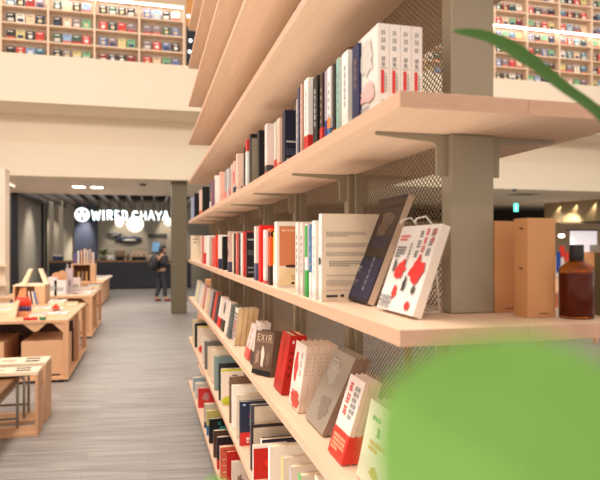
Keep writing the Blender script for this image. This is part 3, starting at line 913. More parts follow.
carton(.704, .766, .985, 1.030, .192, 'tall kraft carton standing beside the amber bottle')
carton(.696, .757, 1.085, 1.13, .19, 'kraft carton half hidden between the post and the front carton')
bt = tag(empty('bottle', (.797, .965, ZB + .0005)), 'amber glass bottle with black cap on the shelf end', 'bottle')
prof = [(.012, .0), (.030, .0), (.0318, .003), (.0318, .092), (.0305, .0965), (.020, .105), (.0135, .110), (.0130, .114)]
MB().lathe(prof, seg=40).build('glass_body', glassmat((206, 112, 34), .03, 1.33, 'amber_glass'), bt, smooth=True)
MB().lathe([(.026, .0), (.0286, .002), (.0286, .080), (.026, .0815)], (0, 0, .004), seg=32).build('contents', mat((112, 52, 17), .25), bt, smooth=True)
MB().lathe([(.0128, .111), (.0135, .112), (.0135, .1385), (.0126, .140)], seg=32).build('cap', M_BLACK, bt, smooth=True)
o = MB().box(.868, .884, .965, 1.0, 0, .125).build('slim_box', mat((120, 110, 78), .6), loc=(0, 0, ZB + .0003), bevel=.001)
tag(o, 'slim olive box cut by the right picture edge beside the bottle', 'box')

# ------------------------------------------------------------------ plant in front of the lens
M_LEAF1 = leafmat((84, 128, 46), (58, 100, 32))
M_LEAF2 = leafmat((158, 204, 110), (150, 198, 102))
pl = tag(empty('potted_plant', (.62, .30, 0)), 'broad-leaved green plant at the front right before the bookshelf end', 'plant')
PO = Vector((.62, .30, 0))


def leaf(mid, wids, nrm, m, name='leaf', parent=pl, t=.0006, rib=True):
    """blade along the points mid with half widths wids; nrm = facing; slightly V-folded, with thickness"""
    n = len(mid); P = [Vector(p) - PO for p in mid]; nv = Vector(nrm).normalized()
    mb = MB(); rows = []
    for i, p in enumerate(P):
        d = (P[min(i + 1, n - 1)] - P[max(i - 1, 0)]).normalized()
        s = d.cross(nv).normalized(); up = s.cross(d).normalized()
        r = []
        for q in (-1, -.5, 0, .5, 1):
            r.append(p + s * wids[i] * q + up * (abs(q) ** 1.5 * wids[i] * .18))
        rows.append((r, up))
    for sgn in (1, -1):
        for i in range(n - 1):
            (a, ua), (b, ub) = rows[i], rows[i + 1]
            for k in range(4):
                q = [a[k] + ua * t * sgn, a[k + 1] + ua * t * sgn, b[k + 1] + ub * t * sgn, b[k] + ub * t * sgn]
                mb.face(q, 0)
    for i in range(n - 1):
        (a, ua), (b, ub) = rows[i], rows[i + 1]
        for k in (0, 4):
            mb.face([a[k] - ua * t, a[k] + ua * t, b[k] + ub * t, b[k] - ub * t], 0)
    o = mb.build(name, m, parent, smooth=True)
    return o


def interp(pts, n):
    out = []
    m = len(pts) - 1
    P = [Vector(p) for p in pts]
    for i in range(n):
        x = i / (n - 1) * m; k = min(int(x), m - 1); f = x - k
        p0, p1, p2, p3 = P[max(k - 1, 0)], P[k], P[k + 1], P[min(k + 2, m)]
        out.append(.5 * ((2 * p1) + (p2 - p0) * f + (2 * p0 - 5 * p1 + 4 * p2 - p3) * f * f + (3 * p1 - p0 - 3 * p2 + p3) * f ** 3))
    return out


def dpt(u, v, d):
    a, b, c = ray(u, v); return Vector((a * d, b * d, CAMZ + c * d))


# long arching blade
pts = interp([dpt(453, 31, .77), dpt(490, 39, .76), dpt(527, 60.5, .745), dpt(563, 88, .73), dpt(602, 118, .715), dpt(650, 180, .68), dpt(680, 420, .56)], 26)
wd = [.0006, .0045, .0075, .0095, .0105, .0115, .0122, .0126, .0122, .0114, .0105, .0098, .0094, .009, .0088, .0085, .0082, .008, .0076, .007, .006, .005, .0045, .004, .0035, .003]
leaf(pts, [x * 1.3 for x in wd], (-.1, -.75, .65), M_LEAF1)
# broad blade close to the lens, its blunt tip pointing up to the left
pts = interp([dpt(384, 390, .118), dpt(448, 434, .117), dpt(530, 482, .116), dpt(620, 556, .116), dpt(700, 655, .125)], 20)
wd2 = [.0014, .009, .0142, .018, .0207, .023, .0248, .0262, .0272, .028, .0283, .0283, .0276, .026, .024, .0214, .018, .013, .0076, .003]
leaf(pts, wd2, (-.25, -.85, .45), M_LEAF2)
pts = interp([dpt(206, 482, .30), dpt(213, 490, .30), dpt(240, 520, .31), dpt(330, 640, .33)], 10)
leaf(pts, [.001, .004, .006, .007, .007, .006, .006, .005, .004, .003], (-.1, -.7, .7), M_LEAF2)
# stems down to the pot (out of the frame)
base = Vector((.62, .30, .42)) - PO
for top, via in ((dpt(680, 420, .56), Vector((.62, .34, .9))), (dpt(700, 655, .125), Vector((.52, .26, .95))), (dpt(330, 640, .33), Vector((.46, .24, .9)))):
    MB().tube(interp([base, via - PO, top - PO], 10), [.006] * 4 + [.005] * 3 + [.0035] * 3, 8).build('stem', M_LEAF1, pl, smooth=True)
MB().lathe([(.10, 0), (.12, .01), (.15, .40), (.155, .42), (.145, .42), (.14, .39), (.01, .385)], seg=32).build('pot', mat((196, 188, 176), .6), pl, smooth=True)

# ------------------------------------------------------------------ gallery bookcases above
PAL = [((40, 44, 60), 'dark blue'), ((190, 52, 44), 'red'), ((140, 166, 196), 'pale blue'), ((222, 214, 200), 'white'), ((54, 84, 66), 'green'),
       ((206, 190, 130), 'pale yellow'), ((50, 40, 38), 'dark brown'), ((96, 110, 150), 'slate blue'), ((222, 190, 160), 'cream'), ((130, 36, 30), 'deep red'),
       ((70, 120, 140), 'teal'), ((128, 112, 116), 'mauve grey'), ((120, 170, 130), 'mint green'), ((36, 34, 36), 'black')]
DES = []


def gallery_mesh(ci, style):
    c = PAL[ci][0]
    c2 = [(206, 196, 184), (196, 96, 70), (200, 180, 140), (50, 56, 86), (180, 46, 40), (220, 214, 206)][style % 6]
    m = MB(); W, H, t = .19, .25, .022
    m.box(0, W, 0, t, 0, H, 0)
    y = -.001
    if style % 3 == 0:
        m.box(.03, W - .03, y, 0, .05, .13, 1)
    elif style % 3 == 1:
        m.box(0, W, y, 0, 0, .08, 1)
    else:
        m.ball((W / 2, -.0002, H * .45), .05, .0018, .05, 12, 6, 1)
    m.box(.03, W - .05, y, 0, H - .05, H - .03, 2)
    o = m.build('book', [cov(c), cov(c2), cov((236, 232, 226) if sum(c) < 420 else (70, 66, 70))])
    return o


PROTO = {}


def gallery_book(ci, st, loc, lab, grp):
    k = (ci, st % 6)
    if k not in PROTO:
        PROTO[k] = o = gallery_mesh(ci, st)
    else:
        o = PROTO[k].copy(); COL.objects.link(o)
    o.location = loc
    o.rotation_euler = (R(-8), 0, 0)
    tag(o, lab, 'book', grp)


M_GAL = wood((222, 194, 168), 'X', .06)
M_GALBACK = mat((206, 186, 164), .8, 0, .03)
YG = 15.2


def bookcase(xs, z0, dz, rows, led, label, side, seen):
    """led: index of the row lit by a strip under the board above it; seen(x, z) tells whether a place is in view"""
    ow = empty('bookcase', (xs[0], YG, z0)); tag(ow, label, 'bookcase', 'lit bookcases on the upper gallery')
    ox = xs[0]; W = xs[-1] - xs[0]; H = rows * dz
    MB().box(0, W, .26, .28, -.5, H).build('back_panel', M_GALBACK, ow)
    for i, x in enumerate(xs):
        MB().box(x - ox - .02, x - ox + .02, 0, .26, -1.5, H).build('upright', M_GAL, ow)
    for r in range(-1, rows + 1):
        for i in range(len(xs) - 1):
            MB().box(xs[i] - ox + .02, xs[i + 1] - ox - .02, .0, .26, r * dz - .03, r * dz).build('shelf_board', M_GAL, ow)
    for r in led:
        for i in range(len(xs) - 1):
            MB().box(xs[i] - ox + .03, xs[i + 1] - ox - .03, .02, .07, (r + 1) * dz - .05, (r + 1) * dz - .031).build('led_strip', mat((255, 244, 240), .5, 0, 0, emit=12.0), ow)
    rnd = random.Random(side)
    for i in range(len(xs) - 1):
        w_ = xs[i + 1] - xs[i]
        for r in range(rows):
            for k in range(4):
                x = xs[i] + .10 + (w_ - .2 - .19) * k / 3
                z = z0 + r * dz
                if not seen(x, z): continue
                ci = rnd.randrange(len(PAL)); st = rnd.randrange(6)
                gallery_book(ci, st, (x, YG + .10, z + .006),
                             f'{PAL[ci][1]} face-out book, {side} gallery bay {nth(i + 1)} from left, {nth(rows - r)} shelf down, {nth(k + 1)} along',
                             f'face-out books on the {side} gallery bookcase')


def proj(x, y, z):
    d = x * SN + y * CS
    return 300 + F * (x * CS - y * SN) / d, HZ - F * (z - CAMZ) / d


def seenL(x, z):
    u, v = proj(x, YG, z); u1, v1 = proj(x, YG, z + .25)
    return u > -12 and u < 196 and v > 0 and v1 < 63


def seenR(x, z):
    u, v = proj(x, YG, z)
    if v < 0 or v > 95: return False
    return u > 493 and u < 604 or (402 < u < 450 and v > 38)


bookcase([-4.42, -3.36, -2.32, -1.265, -.21, .88], 6.11, .395, 4, [3], 'lit birch bookcase on the left part of the upper gallery', 'left', seenL)
bookcase([6.45, 7.56, 8.67, 9.77, 10.86, 11.97, 13.12, 14.2], 6.44, .41, 7, [3], 'lit birch bookcase on the right part of the upper gallery', 'right', seenR)
# dark window and bronze reveal beside the left bookcase
struct(MB().box(.95, 2.2, 15.3, 15.4, 5.0, 7.2).build('window_1', mat((16, 18, 26), .15, 0, 0)))
struct(MB().box(.95, 2.2, 15.3, 15.4, 7.2, 9).build('trim_bronze', mat((176, 120, 50), .5)))
for i, (u, v) in enumerate(((190.5, 40.5), (189.5, 51.5), (188.5, 16))):
    p = on_y(u, v, 15.24)
    tag(MB().ball((0, 0, 0), .035, .035, .035).build('lamp', mat((235, 245, 255), .5, 0, 0, emit=4.0), smooth=True, loc=p),
        ['upper of two small white lamps at the dark gallery window', 'lower small white lamp at the dark gallery window', 'topmost small lamp at the dark gallery window'][i], 'lamp', 'small lamps at the gallery window')

# ------------------------------------------------------------------ cafe
# letters of the sign
def letter(ch, w, h, t, dep):
    m = MB()
    for line in GL[ch]:
        for (x0, y0), (x1, y1) in zip(line, line[1:]):
            a = Vector((t / 2 + x0 * (w - t), 0, t / 2 + y0 * (h - t))); b = Vector((t / 2 + x1 * (w - t), 0, t / 2 + y1 * (h - t)))
            d = (b - a).normalized(); s = Vector((-d.z, 0, d.x))
            pts = []
            ang = math.atan2(d.z, d.x)
            for k in range(7):
                q = ang - math.pi / 2 + math.pi * k / 6
                pts.append(b + Vector((math.cos(q), 0, math.sin(q))) * t / 2)
            for k in range(7):
                q = ang + math.pi / 2 + math.pi * k / 6
                pts.append(a + Vector((math.cos(q), 0, math.sin(q))) * t / 2)
            m.prism(pts, (0, dep, 0))
    return m


YS = 19.45
M_SIGN = mat((240, 252, 255), .5, 0, 0, emit=.9)
M_SIGNSIDE = mat((30, 60, 64), .5)
sp = on_y(75, 214.5, YS)
sign = tag(empty('illuminated_sign', sp), 'white glowing letter sign reading WIRED CHAYA above the cafe counter', 'sign')
def up(u): return on_y(u, 214.5, YS).x - sp.x
zt_, zb_ = on_y(120, 210.3, YS).z - sp.z, on_y(120, 220.3, YS).z - sp.z
spans = [('W', 91, 101), ('I', 102.2, 105), ('R', 106.3, 113.2), ('E', 114.4, 120.4), ('D', 121.4, 128.2), ('C', 131.6, 138.6), ('H', 139.6, 147), ('A', 147.4, 155.2), ('Y', 154.8, 162.4), ('A', 161.8, 169.8)]
for ch, a, b in spans:
    if ch == 'I':
        m = MB().box(0, up(b) - up(a) - .01, 0, .06, 0, zt_ - zb_)
    else:
        m = letter(ch, up(b) - up(a), zt_ - zb_, .058, .06)
    m.build('letter', M_SIGN, sign, loc=(up(a), 0, zb_))
cx = up(82); rr = (up(89.6) - up(74.4)) / 2
dk = MB().prism([(cx + rr * math.cos(q * math.pi / 16), 0, rr * math.sin(q * math.pi / 16)) for q in range(32)], (0, .06, 0)).build('round_emblem', M_SIGN, sign)
em = MB()
em.bar((cx - .12, -.004, .05), (cx - .06, -.004, .12), .03, .05).bar((cx + .12, -.004, .05), (cx + .06, -.004, .12), .03, .05)
em.bar((cx - .10, -.004, .10), (cx - .04, -.004, .06), .02, .025).bar((cx + .10, -.004, .10), (cx + .04, -.004, .06), .02, .025)
em.prism([(cx - .035, -.006, -.18), (cx + .04, -.006, -.18), (cx + .02, -.006, -.05), (cx - .015, -.006, -.05)], (0, .004, 0))
em.build('emblem_mark', mat((30, 70, 74), .5), dk)
sr = MB()
sr.box(up(74), up(170), .06, .09, -.02, .02)
for u in (84, 124, 160): sr.bar((up(u), .075, .02), (up(u), .075, 3.28 - sp.z), .02, .02)
sr.build('support_rail', M_DARK, sign)

YCO = 22.9
c0, c1 = on_y(49, 270, YCO).x, 1.6
ct = tag(empty('service_counter', (c0, YCO, 0)), 'long navy tiled cafe counter with wooden top', 'counter')
W = c1 - c0
MB().box(0, W, 0, .7, .04, 1.0).build('front_panel', mat((25, 29, 44), .35, 0, .12, 4, (2, 2, 6)), ct)
MB().box(-.03, W, -.04, .74, 1.0, 1.06).build('counter_top', mat((140, 100, 66), .4), ct)
MB().box(.05, W, .05, .65, 0, .04).build('toe_kick', M_DARK, ct)
gm = MB()
for i in range(1, 9): gm.box(0, W, -.003, 0, .04 + i * .107, .043 + i * .107)
gm.build('tile_joint', mat((26, 30, 42), .6), ct)

# back wall features
for i, (u, v, a, b) in enumerate(((115, 234.5, .30, .07), (129.5, 239, .52, .14))):
    p = on_y(u, v, 26.05)
    m = MB(); m.ball((0, 0, 0), a, .06, b, 20, 8); m.prism([(-a * .8, -.02, 0), (-a * 1.15, -.02, b), (-a * 1.05, -.02, 0), (-a * 1.15, -.02, -b)], (0, .04, 0))
    f = m.build('fish_ornament', [mat((40, 46, 66), .4)], smooth=False, loc=(p.x, 26.12, p.z))
    MB().ball((0, -.03, -b * .35), a * .6, .055, b * .35, 16, 6).build('belly', mat((190, 186, 176), .5), f)
    tag(f, ['smaller dark fish shaped wall ornament, upper left of the pair', 'larger dark fish shaped wall ornament with a pale belly'][i], 'ornament', 'fish wall ornaments')
p = on_y(149, 235, 26.15); q = on_y(166, 262, 26.15)
d1 = struct(MB().box(p.x, q.x, 26.14, 26.2, 0, p.z).build('door_1', mat((128, 120, 108), .6)))
MB().box(p.x - .04, q.x + .04, 26.11, 26.14, p.z - .1, p.z + .05).build('door_frame', mat((60, 56, 52), .5), d1)
p = on_y(156, 247, 26.1)
tag(MB().box(-.16, .16, 0, .02, -.2, .2).build('notice', mat((120, 170, 220), .5, 0, .05), loc=(p.x, 26.09, p.z)), 'small pale blue notice on the door behind the counter', 'notice')
# machines and jars on the counter
ZCO = 1.061
def on_counter(u): return on_y(u, 260, YCO + .3)
M_CHROME = mat((186, 172, 156), .25, .7, .03)
for i, (u0, u1, vt, c, lab) in enumerate(((115, 125, 251, (140, 116, 92), 'left chrome coffee machine on the cafe counter'), (131, 147, 250, (196, 170, 148), 'wide chrome espresso machine on the cafe counter beside the till'))):
    a, b = on_counter(u0), on_counter(u1); h = on_y(u0, vt, YCO + .3).z - ZCO
    o = empty('coffee_machine', (a.x, YCO + .2, ZCO + .001)); tag(o, lab, 'coffee machine')
    W = b.x - a.x
    MB().box(0, W, 0, .4, .12, h).build('body', mat(c, .3, .5, .05), o, bevel=.02)
    MB().box(.03, W - .03, .05, .38, 0, .12).build('base', M_DARK, o)
    MB().box(-.02, W + .02, -.02, .42, h, h + .03).build('cup_tray', M_CHROME, o)
    for k in range(3):
        MB().bar((W * (.2 + .3 * k), -.1, .17), (W * (.2 + .3 * k), .02, .2), .04, .04).build('handle', M_BLACK, o)
for i, (u, c) in enumerate(((109.5, (230, 230, 226)), (112.5, (220, 220, 216)), (128, (120, 90, 70)), (150.5, (220, 190, 160)))):
    a = on_counter(u)
    o = MB().lathe([(.05, 0), (.06, .01), (.065, .16), (.05, .19), (.03, .2)], seg=16).build('jar', mat(c, .3), smooth=True, loc=(a.x, YCO + .12, ZCO + .001))
    MB().lathe([(.035, .2), (.035, .23)], seg=14).build('lid', M_DARK, o)
    tag(o, ['white jar on the cafe counter right beside the green plant', 'second white jar on the cafe counter, beside the left machine', 'brown jar on the cafe counter between the two machines', 'peach jar on the cafe counter by the customer'][i], 'jar', 'jars on the cafe counter')
for i, (u0, u1, h, c) in enumerate(((53, 63, .17, (50, 58, 96)),)):
    a, b = on_counter(u0), on_counter(u1)
    o = MB().box(0, b.x - a.x, 0, .3, 0, h).build('till', mat(c, .5), loc=(a.x, YCO + .2, ZCO + .001), bevel=.02)
    MB().box(.03, b.x - a.x - .03, .05, .25, h, h + .05).build('white_tray', M_WHITE, o)
    tag(o, 'dark blue till with a white tray at the left counter end', 'till')
# counter plant
a = on_counter(103)
kp = tag(empty('palm_plant', (a.x, YCO + .45, ZCO + .001)), 'green feathery palm in a pot on the cafe counter', 'plant')
MB().lathe([(.09, 0), (.12, .15), (.11, .15), (.02, .14)], seg=16).build('pot', mat((120, 110, 100), .6), kp, smooth=True)
M_PALM = mat((88, 110, 64), .5)
PO_ = PO
PO = Vector((0, 0, 0))
for k in range(13):
    an = k * 2.4; l = random.uniform(.2, .34); up_ = random.uniform(.25, .6)
    pts = [Vector((math.cos(an) * l * s, math.sin(an) * l * s * .6, .14 + up_ * (s - .45 * s * s))) for s in (0, .2, .4, .6, .8, 1)]
    leaf(pts, [.01, .04, .06, .05, .035, .004], (0, 0, 1), M_PALM, parent=kp)
PO = PO_
# paper lanterns
M_LANT = mat((255, 246, 226), .7, 0, 0, emit=.8)
for i, (u, v, ru, rv) in enumerate(((135.2, 224.3, 8.6, 8.2), (119.3, 222, 4.3, 5.4), (168.5, 222, 4.6, 4.2))):
    p = on_y(u, v, 21.2); sc = (p.x * SN + p.y * CS) / F
    o = empty('pendant_lantern', p)
    MB().ball((0, 0, 0), ru * sc, ru * sc, rv * sc, 24, 14).build('paper_shade', M_LANT, o, smooth=True)
    MB().tube([(0, 0, rv * sc), (0, 0, 3.62 - p.z)], .012, 6).build('cord', M_DARK, o)
    tag(o, ['large round glowing paper lantern hanging below the sign', 'small oval glowing lantern left of the large round one', 'glowing lantern half hidden by the pillar'][i], 'pendant lamp', 'paper lanterns in the cafe')
# ceiling downlights inside
for (x, y, tx, ty, tz, pw, ang) in ((-2.5, 25.3, -2.5, 26.05, 1.0, 1000, 50), (-4.0, 25.2, -4.0, 26.2, 1.2, 170, 60), (-.9, 25.0, -.9, 26.2, 1.4, 190, 64), (.8, 25.0, .8, 26.2, 1.4, 190, 64), (-.5, 23.2, -.5, 23.2, 1, 60, 70), (-2.5, 22.2, -2.4, 22.8, 0, 40, 70)):
    spot('cafe_downlight', (x, y, 3.5), (tx, ty, tz), pw, ang, .7, .05, (1, .88, .72))
a = on_z(88, 187, 3.125)
dl = tag(empty('ceiling_downlight', (a.x, a.y, 3.13)), 'bright recessed double ceiling lamp before the cafe', 'ceiling lamp')
MB().box(-.42, .42, -.25, .25, -.012, .0).build('frame', mat((220, 214, 204), .6), dl)
for x in (-.22, .22): MB().box(x - .14, x + .14, -.15, .15, -.016, -.0125).build('lamp_lens', mat((255, 244, 226), .5, 0, 0, emit=9), dl)
a = on_z(143, 184, 3.125)
sd = tag(empty('smoke_detector', (a.x, a.y, 3.13)), 'small dark detector on the cream ceiling before the cafe', 'smoke detector')
MB().lathe([(.05, -.05), (.08, -.03), (.09, 0)], seg=16).build('housing', mat((90, 84, 80), .6), sd, smooth=True)

# cafe left partition: dark frame with grey panel, running away from the viewer
PX = -3.7
ya, yb = 18.4, 22.9
pt = struct(empty('wall_partition', (PX, ya, 0)))
Lp = yb - ya
MB().box(-.03, 0, .12, Lp - .1, 0, 3.1).build('panel', mat((140, 134, 124), .7, 0, .05, 1.2), pt)
M_FR = mat((34, 34, 40), .35, .3, .03)
MB().box(-.08, .08, 0, .12, 0, 3.2).build('frame_post', M_FR, pt)
MB().box(-.08, .08, Lp - .12, Lp, 0, 3.2).build('frame_post', M_FR, pt)
MB().box(-.08, .08, 0, Lp, 3.1, 3.22).build('frame_head', M_FR, pt)
spot('partition_downlight', (PX + 1.5, 20.6, 3.0), (PX, 20.6, 1.7), 200, 74, .9, .05, (1, .9, .76))
struct(MB().box(-6, -3.62, 23.0, 23.06, 0, 3.3).build('wall_cafe_left_return', M_GREYWALL))
pil = struct(empty('trim_pilaster', (-3.5, 24.6, 0)))
for i in range(3): MB().box(-.55 + i * .34, -.40 + i * .34, 0, .12, 0, 3.5).build('fin', mat((196, 186, 168), .6), pil)

# ceiling far left: track box
a = on_z(6, 184, 3.1)
tag(MB().box(-.12, .12, -.4, .4, -.08, 0).build('ceiling_speaker', mat((196, 178, 156), .5), loc=(a.x, a.y, 3.129)), 'small beige box fixed to the ceiling at the far left', 'ceiling speaker')

# ------------------------------------------------------------------ customer
def skin_mesh(name, verts, edges, radii, m, parent, sub=1, loc=None):
    me = bpy.data.meshes.new(name); me.from_pydata([tuple(v) for v in verts], edges, [])
    o = bpy.data.objects.new(name, me); COL.objects.link(o)
    md = o.modifiers.new('skin', 'SKIN')
    sk = me.skin_vertices[0].data if me.skin_vertices else None
    if sk is None:
        bm = bmesh.new(); bm.from_mesh(me); bm.verts.layers.skin.verify(); bm.to_mesh(me); bm.free(); sk = me.skin_vertices[0].data
    for i, r in enumerate(radii):
        r = r if isinstance(r, tuple) else (r, r)
        sk[i].radius = r; sk[i].use_root = (i == 0)
    o.modifiers.new('sub', 'SUBSURF').levels = sub
    o.modifiers['sub'].render_levels = sub
    dg = bpy.context.evaluated_depsgraph_get()
    nm = bpy.data.meshes.new_from_object(o.evaluated_get(dg))
    bpy.data.objects.remove(o)
    nm.materials.clear(); nm.materials.append(m)
    nm.polygons.foreach_set('use_smooth', [True] * len(nm.polygons))
    nm.name = name
    o = bpy.data.objects.new(name, nm); COL.objects.link(o)
    if parent: o.parent = parent
    return o


pp = on_z(161.5, 301.5, 0)
# local frame: +x = the way the person faces, turned a little towards the counter
man = empty('person', (pp.x, pp.y, 0), R(28))
tag(man, 'person in a dark jacket with backpack standing at the cafe counter', 'person')
SKIN = mat((196, 148, 120), .6, 0, .03)
V, E, RR = [], [], []
def av(p, r, par=None):
    V.append(p); RR.append(r)
    if par is not None: E.append((par, len(V) - 1))
    return len(V) - 1
pel = av((0, 0, .86), (.12, .10))
wst = av((-.01, 0, 1.02), (.12, .10), pel); ch = av((-.02, 0, 1.22), (.145, .11), wst); ne = av((.0, 0, 1.36), .055, ch); hd0 = av((.03, 0, 1.42), .052, ne)
hd1 = av((.055, 0, 1.50), (.078, .088), hd0); hd2 = av((.045, 0, 1.57), (.07, .075), hd1)
for s in (1, -1):
    sh = av((-.02, s * .18, 1.31), .06, ch)
    el = av((-.03 + .02 * s, s * .23, 1.05), .043, sh)
    wr = av((.20, s * .19, 1.06), .03, el)
    pm = av((.265, s * .175, 1.075), (.034, .018), wr)
    for k in range(4):
        f1 = av((.31, s * (.150 + .016 * k), 1.08), .010, pm)
        f2 = av((.335 - .006 * abs(k - 1.5), s * (.150 + .016 * k), 1.10), .009, f1)
    t1 = av((.27, s * .14, 1.095), .010, pm); av((.30, s * .13, 1.12), .009, t1)
    hp = av((0, s * .09, .82), .085, pel)
    st_ = s * .09
    kn = av((.02 - st_ * .3, s * .10, .46), .06, hp); an = av((-.03 - st_, s * .10, .09), .045, kn); av((.09 - st_, s * .105, .05), .035, an)
skin_mesh('body', V, E, RR, SKIN, man, 2)
# face
fc = MB(); fc.ball((.135, 0, 1.50), .018, .012, .018, 8, 6); fc.build('nose', SKIN, man, smooth=True)
for s in (1, -1):
    MB().ball((.122, s * .03, 1.525), .008, .012, .007, 8, 6).build('eye', mat((40, 30, 26), .4), man, smooth=True)
    MB().ball((.045, s * .085, 1.50), .02, .01, .03, 8, 6).build('ear', SKIN, man, smooth=True)
MB().ball((.12, 0, 1.455), .008, .025, .006, 8, 6).build('mouth', mat((150, 84, 76), .5), man, smooth=True)
hm = MB(); hm.ball((.03, 0, 1.555), .098, .094, .078, 18, 12); hm.ball((-.015, 0, 1.50), .062, .088, .085, 16, 10)
hm.build('hair', mat((24, 22, 22), .6), man, smooth=True)
V, E, RR = [], [], []
a0 = av((-.005, 0, .84), (.145, .125)); a1 = av((-.01, 0, 1.02), (.14, .12), a0); a2 = av((-.02, 0, 1.22), (.165, .128), a1); a3 = av((.0, 0, 1.34), .075, a2)
for s in (1, -1):
    b0 = av((-.02, s * .18, 1.30), .075, a2); b1 = av((-.03 + .02 * s, s * .235, 1.05), .06, b0); av((.18, s * .195, 1.06), .045, b1)
skin_mesh('jacket', V, E, RR, mat((20, 21, 27), .7, 0, .1), man, 2)
V, E, RR = [], [], []
a0 = av((0, 0, .87), (.13, .115))
for s in (1, -1):
    st_ = s * .09
    b0 = av((0, s * .09, .80), .098, a0); b1 = av((.02 - st_ * .3, s * .10, .46), .076, b0); av((-.03 - st_, s * .10, .12), .062, b1)
skin_mesh('trousers', V, E, RR, mat((44, 46, 54), .75, 0, .1), man, 2)
for s in (1, -1):
    st_ = s * .09
    V, E, RR = [], [], []
    a0 = av((-.05 - st_, s * .10, .055), (.052, .05)); a1 = av((.06 - st_, s * .103, .045), (.048, .04), a0); av((.15 - st_, s * .108, .04), (.045, .032), a1)
    skin_mesh('shoe', V, E, RR, mat((120, 52, 46), .6, 0, .05), man, 2)
bp_ = tag(empty('backpack', (pp.x, pp.y, 0), R(28)), 'black backpack worn by the person at the counter', 'backpack')
MB().ball((-.25, 0, 1.11), .12, .17, .23, 16, 12).build('pack_body', mat((20, 20, 24), .7), bp_, smooth=True)
MB().ball((-.345, 0, 1.03), .05, .12, .11, 14, 10).build('front_pocket', mat((28, 28, 32), .7), bp_, smooth=True)
for s in (1, -1):
    MB().tube(interp([(-.18, s * .10, 1.30), (-.02, s * .11, 1.41), (.13, s * .12, 1.26), (.06, s * .16, 1.05), (-.18, s * .13, .95)], 14), .018, 6).build('shoulder_strap', mat((20, 20, 24), .7), bp_, smooth=True)

# ------------------------------------------------------------------ left: nesting side tables with seats
def side_table(y0, y1, x0, x1, h, label):
    o = empty('side_table', (x1, y0, 0)); W = x1 - x0; D = y1 - y0
    MB().box(-W, 0, 0, D, h - .03, h).build('table_top', M_PALE, o, bevel=.002)
    MB().box(-.022, 0, 0, D, .031, h - .0305).build('side_panel', M_TABLEZ, o, bevel=.002)
    MB().box(-W, -W + .022, 0, D, .031, h - .0305).build('side_panel', M_TABLEZ, o, bevel=.002)
    MB().box(-W, 0, 0, D, 0, .03).build('bottom_board', M_TABLE, o, bevel=.002)
    m = MB()
    m.box(-.20, -.08, D * .62, D * .82, h, h + .0015).box(-.19, -.07, D * .2, D * .42, h, h + .0015)
    m.build('printed_mark', mat((50, 46, 44), .6), o)
    MB().box(-.40, -.28, D * .3, D * .62, h, h + .0012).build('printed_panel', mat((214, 170, 136), .6), o)
    tag(o, label, 'side table', 'pale wood side tables')


side_table(5.36, 5.60, -1.50, -.897, .545, 'front pale wood box-frame side table at the left edge')
side_table(5.76, 6.08, -1.50, -.897, .545, 'rear pale wood box-frame side table behind the front one')


def stool(y0, y1, label):
    x0, x1 = -1.47, -1.08
    o = empty('bench_stool', (x0, y0, 0)); W = x1 - x0; D = y1 - y0
    MB().box(0, W, 0, D, .42, .49).build('seat', mat((124, 84, 44), .5, 0, .06), o, bevel=.015)
    MB().box(.01, W - .01, .01, D - .01, .395, .42).build('seat_frame', M_STEEL, o)
    for x in (.0, W - .022):
        for y in (0.02, D - .042):
            MB().box(x, x + .022, y, y + .022, .032, .395).build('leg', M_STEEL, o)
    MB().box(0.022, W - .022, D - .04, D - .022, .10, .118).build('stretcher', M_STEEL, o)
    tag(o, label, 'stool', 'brown seats under the side tables')


stool(4.55, 5.575, 'brown leather seat with steel legs reaching under the front side table')
stool(5.79, 6.065, 'small brown seat with steel legs inside the rear side table')

# ------------------------------------------------------------------ display tables down the aisle
def display_table(x0, x1, y0, y1, h, label, cross=True):
    o = empty('display_table', (x1, y0, 0)); W = x1 - x0; D = y1 - y0
    MB().box(-W, 0, 0, D, h - .035, h).build('table_top', M_TABLE, o, bevel=.003)
    MB().box(-W, 0, 0, D, .03, .065).build('base_board', M_TABLE, o, bevel=.003)
    for x in (-W, -.06):
        for y in (0, D / 2 - .03, D - .06):
            MB().box(x, x + .06, y, y + .06, .066, h - .0355).build('leg', M_TABLEZ, o)
    for x in (-W + .06, -.061):
        s = 1 if x < -.1 else -1
        MB().prism([(x, .01, h - .036), (x + s * .12, .01, h - .036), (x, .01, h - .15)], (0, .03, 0)).build('gusset', M_TABLE, o)
    m = MB()
    m.tube([(-W / 2 - .04, D - .02, .1), (-.06, D - .02, h - .06)], .006, 6).tube([(-W / 2, D - .02, h - .06), (-.06, D - .02, .1)], .006, 6)
    m.build('cross_brace', M_STEEL, o)
    if cross:
        MB().prism([(-.50, .01, h - .036), (-.24, .01, h - .036), (-.345, .01, h - .13), (-.385, .01, h - .13)], (0, .03, 0)).build('gusset', M_TABLE, o)
        MB().box(-W + .07, -.07, D / 2 - .02, D / 2 - .005, .066, h - .0355).build('back_panel', mat((92, 62, 48), .7, 0, .05), o)  # added dark sheet: deep shade between the boxes put into its colour
        mm = MB()
        mm.tube([(-.73, .86, .28), (-.49, .86, .52)], .006, 6).tube([(-.73, .862, .52), (-.49, .862, .28)], .006, 6)
        mm.build('cross_wire', M_STEEL, o)
    for y in (.05, D - .1):
        for x in (-W + .08, -.08):
            MB().box(x - .03, x + .03, y, y + .05, 0, .03).build('foot', M_BLACK, o)
    tag(o, label, 'table', 'birch display tables')
    return o


def crate(x0, x1, y0, y1, z0, h, label, name='storage_box'):
    o = MB().box(0, x1 - x0, 0, y1 - y0, 0, h).build(name, M_TABLE, loc=(x0, y0, z0 + .001), bevel=.004)
    MB().box((x1 - x0) * .52, (x1 - x0) * .93, -.003, .0, .012, .03).build('hand_slot', M_BLACK, o)
    tag(o, label, 'box', 'wooden boxes under the display tables')


